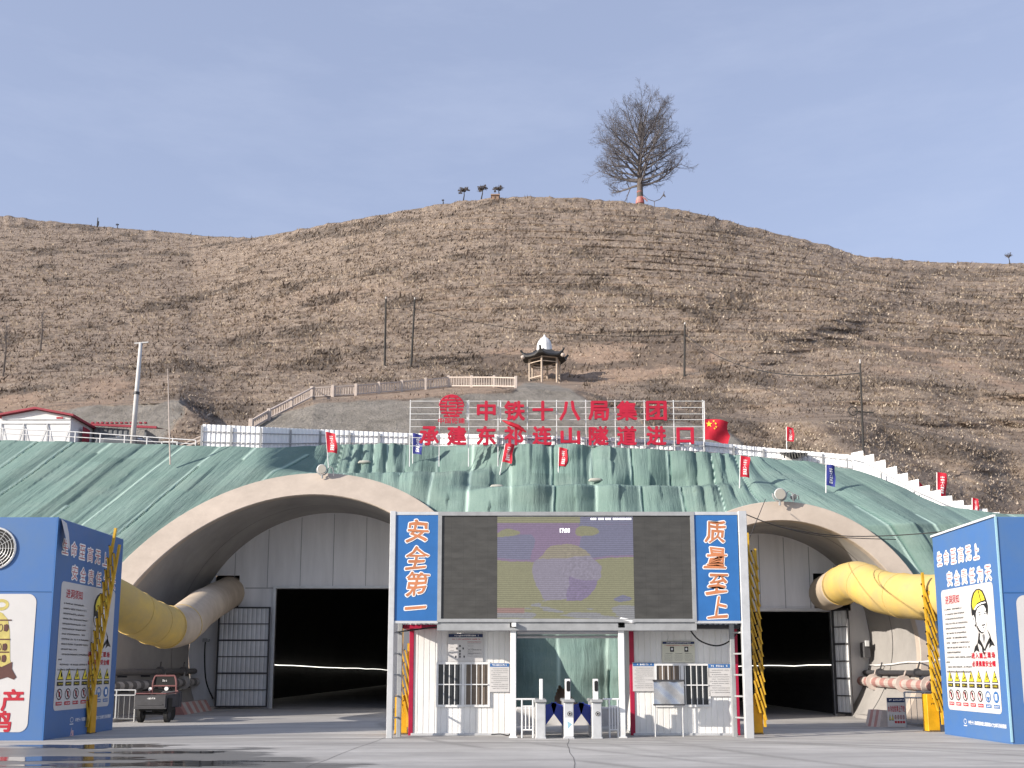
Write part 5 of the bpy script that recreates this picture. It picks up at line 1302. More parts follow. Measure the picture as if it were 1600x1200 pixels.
# LED picture
nx, ny = 280, 210; px, py = np.meshgrid(np.linspace(0, 1, nx), np.linspace(0, 1, ny)); py = 1 - py     # py: 0 top .. 1 bottom (row 0 = bottom)
olive, purple, blueg, lav, pink = [np.array(c_) for c_ in ((.30, .29, .17), (.27, .19, .31), (.20, .20, .31), (.31, .28, .36), (.36, .22, .20))]
jx, jy = px + .10 * (fbm(px * 5, py * 6, 4, 90) - .5), py + .12 * (fbm(px * 4 + 5, py * 5, 4, 91) - .5)
C = np.zeros((ny, nx, 3)) + olive
C[(jy < .42)] = purple
C[(jy < .40) & (jx > .62) & (jy > .08)] = blueg
C[(jy > .20) & (jy < .40) & (jx < .26)] = blueg
C[(((jx - .66) / .09) ** 2 + ((jy - .15) / .05) ** 2) < 1] = olive
C[(((jx - .08) / .10) ** 2 + ((jy - .17) / .04) ** 2) < 1] = olive
C[py < .06] = olive; C[(py < .07) & (px > .61)] = blueg
r_ = np.hypot((jx - .5) / .24, (jy - .56) / .30)
C[(r_ < 1) & (jy < .80)] = lav; C[(r_ < 1) & (jy < .38)] = (.33, .29, .22); C[(r_ < 1) & (jx > .53) & (jy > .60) & (jy < .82)] = (.25, .20, .33)
C[(((jx - .93) / .06) ** 2 + ((jy - .80) / .03) ** 2) < 1] = blueg
sw = fbm(px * 3.5 + 2 * fbm(px * 3, py * 3, 3, 92), py * 16, 3, 93); C[(jy > .80) & (sw > .56)] = (.31, .31, .33)
C[(py > .89) & (py < .945) & (px < .2)] = pink
C *= (1 + .30 * np.sin(py * 2 * np.pi * 52))[..., None] * np.where((py > .18) & (py < .76), 1, .98)[..., None]
C *= (.86 + .28 * vn(px * 180, py * 150, 94))[..., None]
C *= (1 + .35 * (r_ < .9) * (jx > .48) * (vn(px * 90, py * 70, 95) - .5))[..., None]
C = C * 1.12 - C.mean(-1, keepdims=True) * .12
me_o = grid_mesh('screen_picture', np.stack([gx(777) + (gx(990) - gx(777)) * px, np.full(px.shape, YG - .014), gz(808) + (gz(967) - gz(808)) * py], -1), 'led_picture', smooth=False)
ca = me_o.data.attributes.new('picture', 'FLOAT_COLOR', 'POINT'); rgba = np.ones((ny * nx, 4), np.float32); rgba[:, :3] = C.reshape(-1, 3) * 1.0; ca.data.foreach_set('color', rgba.ravel())
def adopt(o, parent):
    off = np.array(BASE[parent.name]); n_ = len(o.data.vertices); co = np.empty(n_ * 3, np.float32); o.data.vertices.foreach_get('co', co)
    o.data.vertices.foreach_set('co', (co.reshape(-1, 3) - off).astype(np.float32).ravel()); o.parent = parent; BASE[o.name] = tuple(off); o.data.update()
adopt(me_o, root)
mb = MB(); fr = FRONT(0, YG, 0); text(mb, fr, '17:08', gx(883), gz(829), 15.5 * YG / 1590, 7 * YG / 1590, .02, 0, .03)
for u in (928, 940, 951, 963, 973, 983):
    for du in (-3, 0, 3): rect(mb, fr, gx(u + du) - .02, gx(u + du) + .022, gz(812.3), gz(809.6), .02)
mb.build('screen_text', 'led_text', me_o)
for (u0, u1, wds, ur, lb) in ((618, 684, '安全第一', 651, 'blue banner reading 安全第一'), (1085, 1154, '质量至上', 1119, 'blue banner reading 质量至上')):
    mb = MB(); mb.box(gx(u0), gx(u1), YG - .02, YG + .03, gz(970), gz(805)); bn = mb.build('slogan_banner', 'banner_blue', root); bn['label'] = lb
    mb = MB(); mb.box(gx(u0) - .03, gx(u1) + .03, YG - .035, YG + .045, gz(804.8), gz(800)); mb.build('banner_frame', 'pale_steel', bn); mb = MB(); mb.box(gx(u0) - .03, gx(u1) + .03, YG - .035, YG + .045, gz(974), gz(970.2)); mb.build('banner_frame', 'pale_steel', bn)
    mb = MB(); pc = YG / 1585
    for i, ch in enumerate(wds):
        vv = (831, 872, 912, 950)[i]; hh = 33 if ch != '一' else 9; ww = 36 if ch != '一' else 34; un = ur + (0, 0, 1, -1)[i]
        zz = gz(vv); xx = gx(un)
        em_ = .62 if ch != '一' else .58
        bold(mb, fr, ch, xx, zz, .6, .6, .024, 0, .036, 10, shear=.10, em=em_, brush=.16)
        bold(mb, fr, ch, xx, zz, .6, .6, .033, 1, .011, 5, shear=.10, em=em_, brush=.16)
    mb.build('lettering', ['ink_white', 'ink_orange'], bn)
for u in (686.5, 1087):
    mb = MB(); mb.box(gx(u) - .04, gx(u) + .04, YG + .06, YG + .4, gz(968), gz(806)); mb.build('gap_plate', 'dark_steel', root)
cable('black_cable', spline([at(618, 988, 27.3), at(690, 979, 27.2), at(760, 976, 27.15), at(800, 974, 27.1)], 4), .02, 'black', 'black cable strung under the left half of the screen')
cable('black_cable', spline([at(835, 973, 27.05), at(862, 983, 27.05), at(893, 974, 27.05)], 5), .015, 'black', 'black cable loop sagging under the middle of the screen')
cable('black_cable', spline([at(1074, 978, 27.4), at(1092, 1000, 27.4), at(1120, 1009, 27.4), at(1142, 1000, 27.4), at(1157, 980, 27.3)], 5), .02, 'black', 'black cable loop hanging before the right cabin')
pa = at(1156, 800, YG); 
cable('overhead_wire', spline([pa, at(1230, 826, 31), at(1330, 838, 33), at(1460, 832, 31), at(1550, 815, 28.)], 5), .016, 'wire', 'thin wire from the gantry to the top of the right blue box', 'overhead wires')
cable('overhead_wire', spline([pa, at(1215, 822, 30), at(1290, 838, 32.), at(1400, 843, 34)], 5), .013, 'wire', 'thin slack wire crossing the right tunnel mouth', 'overhead wires')
cable('overhead_wire', [at(1164, 858, 28), at(1196, 780, 36)], .012, 'wire', 'thin wire slanting up beside the right gantry post', 'overhead wires')

# ================================================================== GUARD CABINS
YK = 28.0
def cabin(u0, u1, label, win, mats_pane, blocked=None):
    x0, x1 = at(u0, 1060, YK).x, at(u1, 1060, YK).x; zt = 2.84; D = 2.3
    root = thing('guard_cabin', ((x0 + x1) / 2, YK, 0), label, 'guard cabin', 'white guard cabins under the gantry')
    mb = MB(); n_ = int((x1 - x0) / .155); prev = None
    for i in range(n_):
        xa, xb = x0 + (x1 - x0) * i / n_, x0 + (x1 - x0) * (i + 1) / n_
        pr = [(xa, YK), (xb - .03, YK), (xb - .022, YK + .012), (xb - .008, YK + .012), (xb, YK)]
        for (xa_, ya), (xb_, yb) in zip(pr[:-1], pr[1:]): mb.add([(xa_, ya, .06), (xb_, yb, .06), (xb_, yb, zt), (xa_, ya, zt)], [(0, 1, 2, 3)])
    mb.add([(x0, YK, .06), (x0, YK + D, .06), (x0, YK + D, zt), (x0, YK, zt), (x1, YK, .06), (x1, YK + D, .06), (x1, YK + D, zt), (x1, YK, zt)], [(0, 1, 2, 3), (7, 6, 5, 4), (1, 5, 6, 2)])
    mb.build('wall', 'cabin_panel', root)
    mb = MB(); mb.bbox(x0 - .03, x1 + .03, YK - .05, YK + D, -.02, .06, .01); mb.build('sill', 'pale_steel', root)
    mb = MB(); mb.box(x0 - .12, x1 + .12, YK - .15, YK + D + .1, zt, zt + .1); rf = mb.build('roof', 'grey_steel', root)
    for s, xx in ((-1, x0), (1, x1)):
        mb = MB(); mb.bbox(xx - .10 if s < 0 else xx - .02, xx + .02 if s < 0 else xx + .10, YK - .035, YK + .09, .0, zt, .01); mb.build('corner_trim', 'red_trim', root)
    wx0, wx1, wz0, wz1 = at(win[0], 1070, YK).x, at(win[1], 1070, YK).x, H + bof(win[3]) * YK, H + bof(win[2]) * YK
    fr = FRONT(0, YK, 0); mb = MB(); t = .06
    slab(mb, fr, wx0 - t, wx1 + t, wz1, wz1 + t, .0, .05); slab(mb, fr, wx0 - t, wx1 + t, wz0 - t, wz0, .0, .05); slab(mb, fr, wx0 - t, wx0, wz0, wz1, .001, .05); slab(mb, fr, wx1, wx1 + t, wz0, wz1, .001, .05)
    xm = (wx0 + wx1) / 2; slab(mb, fr, xm - .045, xm + .045, wz0, wz1, .001, .045); wn_ = mb.build('window', 'white_paint', root)
    mb = MB(); rect(mb, fr, wx0, xm - .045, wz0, wz1, .015); mb.build('pane', mats_pane[0], wn_)
    mb = MB(); rect(mb, fr, xm + .045, wx1, wz0, wz1, .015); mb.build('pane', mats_pane[1], wn_)
    mb = MB()
    for k in range(1, 9): xx = wx0 + (wx1 - wx0) * k / 9; mb.box(xx - .011, xx + .011, YK - .075, YK - .06, wz0, wz1)
    zm = (wz0 + wz1) / 2; mb.box(wx0, wx1, YK - .078, YK - .062, zm - .014, zm + .014); mb.build('grille', 'white_paint', wn_)
    return root
cabin(645, 799, 'left white guard cabin with barred window and red corner trim', (685, 762, 1038, 1101), ('glass_dark', 'curtain'))
cabin(990, 1148, 'right white guard cabin with a silver panel stood before its window', (1026, 1106, 1040, 1101), ('curtain', 'glass_dark'))
# red awning edge of the left cabin
def awning(u0, u1, v, label, mat):
    a, b = at(u0, v, 27.6), at(u1, v, 27.6); mb = MB(); mb.box(a.x, b.x, 27.45, 28.6, a.z - .07, a.z + .03, 0)
    n_ = int((b.x - a.x) / .14)
    for i in range(n_): xx = a.x + .07 + i * .14; mb.path([(xx, 27.40, a.z + .055), (xx, 28.6, a.z + .055)], .035, 6, 1)
    return tag(mb.build('awning', mat, root=(a.x, 27.5, a.z)), label, 'awning', 'awnings over the cabins')
awning(630, 684, 978, 'red-edged corrugated awning at the left corner of the left cabin', ['red_trim', 'pale_steel'])
awning(1046, 1158, 978, 'dark corrugated awning over the right half of the right cabin', ['dark_steel', 'pale_steel'])
# roof sheet over the passage
a, b = at(808, 990, 28.3), at(968, 990, 28.3); root = thing('passage_canopy', (a.x, 28.3, a.z), 'grey metal canopy beam across the turnstile passage', 'canopy')
mb = MB(); mb.box(a.x, b.x, 28.2, 30., H + bof(984) * 28.3, H + bof(977) * 28.3 + .1); mb.build('roof_sheet', 'corrugated_grey', root)
mb = MB(); mb.path([(a.x, 28.15, H + bof(988) * 28.2), (b.x, 28.15, H + bof(988) * 28.2)], .06, 8); mb.path([(a.x, 28.2, H + bof(995) * 28.2), (b.x, 28.2, H + bof(995) * 28.2)], .04, 8); mb.build('beam', 'pale_steel', root)
# white camera posts
for u, lb in ((802, 'white square post with a small camera left of the turnstiles'), (973, 'white square post with a two-armed camera head right of the turnstiles')):
    q = at(u, 1154, 27.05); root = thing('camera_post', (q.x, 27.05, 0), lb, 'post', 'camera posts beside the passage'); zt = H + bof(981) * 27.05
    mb = MB(); mb.bbox(q.x - .075, q.x + .075, 26.98, 27.13, 0, zt, .01); mb.bbox(q.x - .11, q.x + .11, 26.94, 27.17, 0, .03, .008); mb.build('shaft', 'white_paint', root)
    mb = MB(); mb.bbox(q.x - .10, q.x + .10, 26.9, 27.12, zt, zt + .14, .015)
    if u > 900:
        mb.path([(q.x - .12, 26.95, zt + .16), (q.x, 26.92, zt + .21), (q.x + .28, 26.9, zt + .16), (q.x + .42, 26.9, zt + .19)], [.03, .07, .06, .02], 8); mb.path([(q.x - .02, 26.98, zt + .2), (q.x + .2, 26.95, zt + .30)], [.05, .04], 8)
    else: mb.bbox(q.x - .04, q.x + .08, 26.75, 26.9, zt + .02, zt + .12, .01)
    mb.build('camera_head', 'ink_white', root)
    mb = MB(); mb.path([(q.x - .04, 26.895, zt + .05), (q.x - .04, 26.88, zt + .05)], .018, 8); mb.path([(q.x + .04, 26.895, zt + .05), (q.x + .04, 26.88, zt + .05)], .018, 8); mb.build('lens', 'black', root)

# ================================================================== TURNSTILES AND RAILS
def turnstile(u, face, label, wings):
    q = at(u, 1154, 26.75); root = thing('turnstile', (q.x, 26.75, 0), label, 'turnstile', 'turnstiles in the passage'); zt = .98
    mb = MB(); mb.bbox(q.x - .125, q.x + .125, 26.7, 28.0, 0.03, zt - .07, .02); mb.bbox(q.x - .14, q.x + .14, 26.68, 28.02, -.01, .035, .01); mb.build('body', 'pale_steel', root)
    mb = MB(); mb.bbox(q.x - .16, q.x + .16, 26.64, 28.06, zt - .068, zt, .02); mb.build('top_plate', 'grey_steel', root)
    if face:
        mb = MB(); mb.disc((q.x + .02, 26.698, zt - .36), (0, -1, 0), .06, .012); mb.build('reader', 'black', root)
        mb = MB(); ring2(mb, FRONT(q.x + .02, 26.684, zt - .36), 0, 0, .04, .04, .008, 0); mb.build('reader_ring', 'ink_white', root)
        mb = MB(); mb.bbox(q.x - .09, q.x + .05, 26.78, 26.84, zt, zt + .52, .01); mb.build('terminal', 'white_paint', root)
        fr = FRONT(q.x, 26.778, zt); mb = MB(); rrect(mb, fr, -.05, .045, .20, .47, .04, .003); mb.build('display', 'black', root)
    else:
        mb = MB(); mb.bbox(q.x - .03, q.x + .06, 26.76, 26.84, zt, zt + .52, .01); mb.build('terminal', 'white_paint', root)
    for s in wings:
        mb = MB(); x0 = q.x + s * .125; pts = [(x0, .82), (x0 + s * .30, .90), (x0 + s * .30, .80), (x0 + s * .42, .70) if False else (x0 + s * .24, .60), (x0, .28)]
        vs = [(x, y, z) for y in (27.28, 27.30) for x, z in pts]; n_ = len(pts)
        mb.add(vs, [tuple(range(n_)), tuple(range(2 * n_ - 1, n_ - 1, -1))] + [(i, (i + 1) % n_, (i + 1) % n_ + n_, i + n_) for i in range(n_)]); mb.build('wing_flap', 'wing_blue', root)
    return root
turnstile(845, False, 'left turnstile with a plain white back-turned terminal', (1,))
t_ = turnstile(889, True, 'middle turnstile with a face screen and pale blue triangle sticker', (-1, 1))
q = at(889, 1154, 26.75); fr = FRONT(q.x, 26.7, 0); mb = MB(); rect(mb, fr, -.11, .11, .06, .52, .004, 0); poly(mb, fr, [(-.04, .44), (.08, .36), (-.03, .24)], .008, 1); mb.build('sticker', ['ink_white', 'pale_blue'], t_)
turnstile(933, True, 'right turnstile with a face screen beside the right rail', (-1,))
def rail(u0, u1, label):
    a, b = at(u0, 1150, 27.0), at(u1, 1150, 27.0); root = thing('hand_rail', (a.x, 27.0, 0), label, 'railing', 'short white rails beside the turnstiles')
    mb = MB(); xs_ = [a.x, a.x + .12, (a.x + b.x) / 2, b.x - .04]
    mb.path([(a.x, 27, .98), (b.x, 27, .98)], .024, 8); mb.build('top_rail', 'white_paint', root)
    x0, x1 = a.x + .16, b.x - .05; mb = MB()
    for xx in (x0, x1): mb.path([(xx, 27, 0), (xx, 27, .98)], .022, 8)
    for zz in (.2, .80): mb.path([(x0, 27, zz), (x1, 27, zz)], .018, 8)
    for k in range(1, 3): xx = x0 + (x1 - x0) * k / 3; mb.path([(xx, 27, .2), (xx, 27, .8)], .014, 8)
    mb.build('rail_frame', 'white_paint', root)
rail(806, 836, 'white rail between the left cabin and the left turnstile')
rail(943, 969, 'white rail between the right turnstile and the right post')
# kerb seen through the passage
mb = MB(); mb.bbox(at(806, 1130, 33).x, at(985, 1130, 33).x, 33, 33.6, 0, .55, .04); tag(mb.build('concrete_block', 'pole_concrete', root=(2, 33, 0)), 'long low concrete block seen through the turnstile passage', 'concrete block')

# ================================================================== NOTICE BOARDS
def board(u0, u1, v0, v1, Y, label, hd, style, base_mat='poster_white', group='notices on the cabin walls'):
    a, b = at(u0, v1, Y), at(u1, v0, Y); w, h = b.x - a.x, b.z - a.z
    root = thing('notice_board', (a.x, Y, a.z), label, 'notice', group); fr = FRONT(a.x, Y, a.z)
    mb = MB(); slab(mb, fr, 0, w, 0, h, 0, .02); mb.build('panel', base_mat, root)
    hh = h * .13; mb = MB(); rect(mb, fr, .01, w - .01, h - hh, h - .01, .024); mb.build('header', hd, root)
    mb = MB(); micro(mb, fr, w * .14, w * .86, h - hh * .55, hh * .5, .028); mb.build('header_text', 'ink_white', root)
    mb = MB()
    if style == 'list':
        nl = 11
        for i in range(nl):
            micro(mb, fr, w * (.16 if i % 2 == 0 else .08), w * random.choice((.93, .90, .55 if i % 2 else .92)), h * (.80 - .068 * i), h * .024, .026)
    elif style == 'chart':
        micro(mb, fr, w * .12, w * .9, h * .80, h * .045, .026, 1)
        for (x_, y_) in ((.34, .56), (.25, .47), (.43, .47), (.34, .38), (.34, .28), (.22, .18), (.34, .18), (.46, .18)): rect(mb, fr, w * (x_ - .018), w * (x_ + .018), h * (y_ - .035), h * (y_ + .035), .026)
        for y_ in (.70, .42, .30): micro(mb, fr, w * .55, w * .95, h * y_, h * .03, .026, 1 if y_ > .6 else 0)
        for i in range(9): micro(mb, fr, w * .55, w * random.choice((.72, .93)), h * (.64 - .055 * i), h * .016, .026, 2)
        for i in range(5): micro(mb, fr, w * .06, w * .16, h * (.62 - .11 * i), h * .016, .026, 2)
    elif style == 'duty':
        micro(mb, fr, w * .08, w * .92, h * .80, h * .05, .026, 1)
        for x_ in (.30, .74): rect(mb, fr, w * (x_ - .06), w * (x_ + .06), h * .50, h * .74, .026); ell(mb, fr, w * x_, h * .63, w * .03, h * .06, .030, 3)
        for x_ in (.2, .5, .8): micro(mb, fr, w * (x_ - .1), w * (x_ + .1), h * .42, h * .035, .026)
        for i in range(7):
            for x_ in (.06, .37, .69): micro(mb, fr, w * x_, w * (x_ + .24), h * (.35 - .045 * i), h * .016, .026, 2)
    mb.build('print', ['ink', 'ink_red', 'ink_grey', 'ink_white'] if style != 'list' else ['ink_grey', 'ink_red'], root)
board(700, 755, 990, 1034, YK - .03, 'organisation chart with black header above the left cabin window', 'ink_navy', 'chart')
board(765, 796, 1036, 1081, YK - .03, 'narrow notice with pale blue header right of the left cabin window', 'ink_blue', 'list')
board(1035, 1085, 1002, 1035, YK - .03, 'cream duty board with two portraits above the right cabin window', 'ink_navy', 'duty', 'poster_ivory')
board(989, 1022, 1035, 1080, YK - .03, 'blue-headed notice left of the right cabin window', 'ink_blue', 'list')
board(1107, 1141, 1037, 1088, YK - .03, 'blue-headed notice right of the right cabin window', 'ink_blue', 'list')
# silver panel on legs
a, b = at(1022, 1100, 27.3), at(1068, 1065, 27.3); root = thing('panel_stand', (a.x, 27.3, 0), 'blank silver panel on thin legs before the right cabin window', 'sign stand')
mb = MB(); nx = 12; vs = []
for j in range(9):
    for i in range(nx + 1):
        x_, z_ = a.x + (b.x - a.x) * i / nx, a.z + (b.z - a.z) * j / 8; vs.append((x_, 27.3 + .035 * math.sin(i * .8 + j * .5) * math.sin(j * .5 + .4), z_))
mb.add(vs, [(j * (nx + 1) + i, j * (nx + 1) + i + 1, (j + 1) * (nx + 1) + i + 1, (j + 1) * (nx + 1) + i) for j in range(8) for i in range(nx)]); mb.build('panel', 'silver_foil', root, smooth=True)
mb = MB(); mb.box(a.x - .02, b.x + .02, 27.28, 27.33, b.z, b.z + .05); mb.build('frame', 'dark_steel', root); mb = MB(); mb.box(a.x - .02, b.x + .02, 27.28, 27.33, a.z - .04, a.z); mb.build('frame', 'dark_steel', root)
for xx in (a.x + .03, b.x - .03): mb = MB(); mb.path([(xx, 27.36, b.z), (xx, 27.36, 0)], .018, 8); mb.build('leg', 'pale_steel', root)
# junction of loose cable at the left cabin's foot
cable('black_cable', spline([(-.55, 27.8, .03), (-.3, 27.75, .05), (-.1, 27.7, .02), (0, 27.6, .12), (.05, 27.4, .02)], 4), .015, 'black', 'loose black cable on the ground at the foot of the left cabin')

# ================================================================== BARRIER GATES
def barrier(u, lean, H_arm, label, flip=1, Yk=None, vb=1147):
    a, b = ray(u, vb); Yq = -H / b; q = Vector((a * Yq, Yq, 0)); root = thing('barrier_gate', tuple(q), label, 'barrier gate', 'yellow barrier gates with raised folding arms')
    mb = MB(); mb.bbox(q.x - .17, q.x + .17, q.y - .16, q.y + .2, 0, 1.05, .015); cb = mb.build('cabinet', 'barrier_yellow', root)
    fr = FRONT(q.x, q.y - .16, 0); mb = MB(); ell(mb, fr, .0, .93, .02, .02, .004); micro(mb, fr, -.06, .06, .78, .05, .004); mb.build('cabinet_mark', 'ink', cb)
    mb = MB(); mb.box(q.x - .145, q.x + .145, q.y - .165, q.y - .1605, .03, .045); mb.box(q.x - .19, q.x + .19, q.y - .18, q.y + .22, -.01, .02); mb.build('base_plate', 'dark_steel', root)
    d = Vector((lean, 0, 1)).normalized(); s = Vector((1, 0, -lean)).normalized()
    p0 = q + Vector((.02, -.24, .95)); arm = MB(); studs = MB()
    L = H_arm
    for off, l0, l1 in ((-.02, 0, L), (.17, -.75, L - .45)):
        arm.beam(p0 + s * off + d * l0, p0 + s * off + d * l1, .075, .06)
    nb = int(L / .34)
    for i in range(nb):
        z0 = .15 + i * .34
        for off, sh_ in ((.0, .0), (.15, -.2)):
            c0 = p0 + s * (off - .075) + d * (z0 + sh_); c1 = p0 + s * (off + .055) + d * (z0 + sh_ - .52)
            if z0 + sh_ > L - .1: continue
            arm.beam(c0 + Vector((0, -.05, 0)), c1 + Vector((0, -.05, 0)), .095, .035); studs.beam(c0 + d * -.06 + s * .025 + Vector((0, -.07, 0)), c0 + d * -.42 + s * .115 + Vector((0, -.07, 0)), .022, .01)
            studs.beam(c0 + Vector((-.035, -.05, 0)), c0 + Vector((-.005, -.05, 0)), .035, .05)
    ao = arm.build('folding_arm', 'barrier_arm', root); studs.build('arm_marking', 'black', ao)
    return root
barrier(135, .118, 4.75, 'yellow barrier gate before the left blue box with its arm raised', vb=1146)
barrier(627, .0, 1.95, 'yellow barrier gate squeezed left of the left cabin')
barrier(1181, -.02, 4.55, 'yellow barrier gate beside the right gantry post with its arm raised', vb=1147)
barrier(1457, -.03, 3.55, 'darker yellow barrier gate before the right blue box', vb=1143)

# ================================================================== BLUE POSTER-CLAD FAN BOXES
def worker(mb, fr, a0, b1, sx, sy, c):
    """line portrait of a worker in a yellow helmet; drawing space 0..120 x 0..320 downwards; slots 0 ink, 1 white, 2 yellow, 3 grey"""
    T = lambda P: [(a0 + x * sx, b1 - y * sy) for x, y in P]
    poly(mb, fr, T([(14, 170), (6, 150), (4, 110), (3, 75), (8, 44), (20, 18), (38, 4), (56, 3), (74, 14), (86, 42), (92, 62), (98, 88), (96, 118), (90, 132), (86, 100), (76, 84), (60, 84), (40, 96), (31, 118), (29, 150), (26, 185)]), c, 0)
    poly(mb, fr, T([(16, 100), (11, 74), (17, 46), (28, 22), (42, 10), (56, 9), (70, 20), (80, 42), (84, 60), (62, 62), (40, 70), (26, 86)]), c + .004, 2)
    poly(mb, fr, T([(50, 10), (54, 10), (64, 60), (60, 61)]), c + .008, 0)
    poly(mb, fr, T([(22, 96), (38, 78), (62, 70), (86, 68), (90, 74), (64, 77), (42, 86), (26, 102)]), c + .008, 1)
    poly(mb, fr, T([(31, 118), (40, 96), (60, 84), (76, 84), (86, 100), (89, 130), (86, 165), (78, 190), (68, 206), (58, 208), (44, 194), (34, 172), (29, 148)]), c + .008, 1)
    for P in ([(40, 118), (50, 111), (60, 116), (58, 119), (49, 116)], [(70, 114), (80, 108), (88, 112), (86, 116), (79, 112)]): poly(mb, fr, T(P), c + .012, 0)
    for (x, y) in ((52, 126), (80, 122)):
        ell(mb, fr, a0 + x * sx, b1 - y * sy, 7 * sx, 4 * sy, c + .012, 0, 12); ell(mb, fr, a0 + x * sx, b1 - y * sy, 5 * sx, 2.4 * sy, c + .016, 1, 12); ell(mb, fr, a0 + x * sx, b1 - y * sy, 2.4 * sx, 2.6 * sy, c + .02, 0, 10)
    poly(mb, fr, T([(60, 150), (66, 155), (74, 150), (73, 154), (66, 158), (60, 154)]), c + .012, 3)
    poly(mb, fr, T([(55, 178), (65, 171), (70, 173), (75, 170), (82, 177), (70, 179)]), c + .012, 0)
    poly(mb, fr, T([(60, 184), (78, 183), (69, 189)]), c + .012, 0)
    poly(mb, fr, T([(34, 172), (44, 194), (58, 208), (70, 206), (56, 214), (40, 204), (32, 188)]), c + .012, 0)
    poly(mb, fr, T([(8, 128), (16, 124), (22, 140), (24, 168), (16, 172), (9, 150)]), c + .006, 1); poly(mb, fr, T([(13, 134), (18, 140), (19, 158), (15, 150)]), c + .010, 0)
    poly(mb, fr, T([(38, 206), (44, 214), (40, 240), (52, 262), (64, 290), (60, 296), (42, 268), (26, 258)]), c, 0)
    poly(mb, fr, T([(84, 196), (90, 214), (96, 232), (76, 262), (62, 292), (66, 296), (84, 268), (104, 250), (98, 220)]), c, 0)
    poly(mb, fr, T([(26, 258), (10, 274), (0, 304), (16, 292), (34, 300), (28, 276)]), c, 0)
    poly(mb, fr, T([(96, 232), (112, 258), (120, 276), (104, 270), (88, 284), (94, 258)]), c, 0)
    poly(mb, fr, T([(48, 262), (58, 298), (60, 318), (50, 300)]), c, 0); poly(mb, fr, T([(56, 222), (66, 216), (70, 232), (62, 262)]), c, 3)
    ell(mb, fr, a0 + 61 * sx, b1 - 306 * sy, 4 * sx, 5 * sy, c + .004, 0, 10)

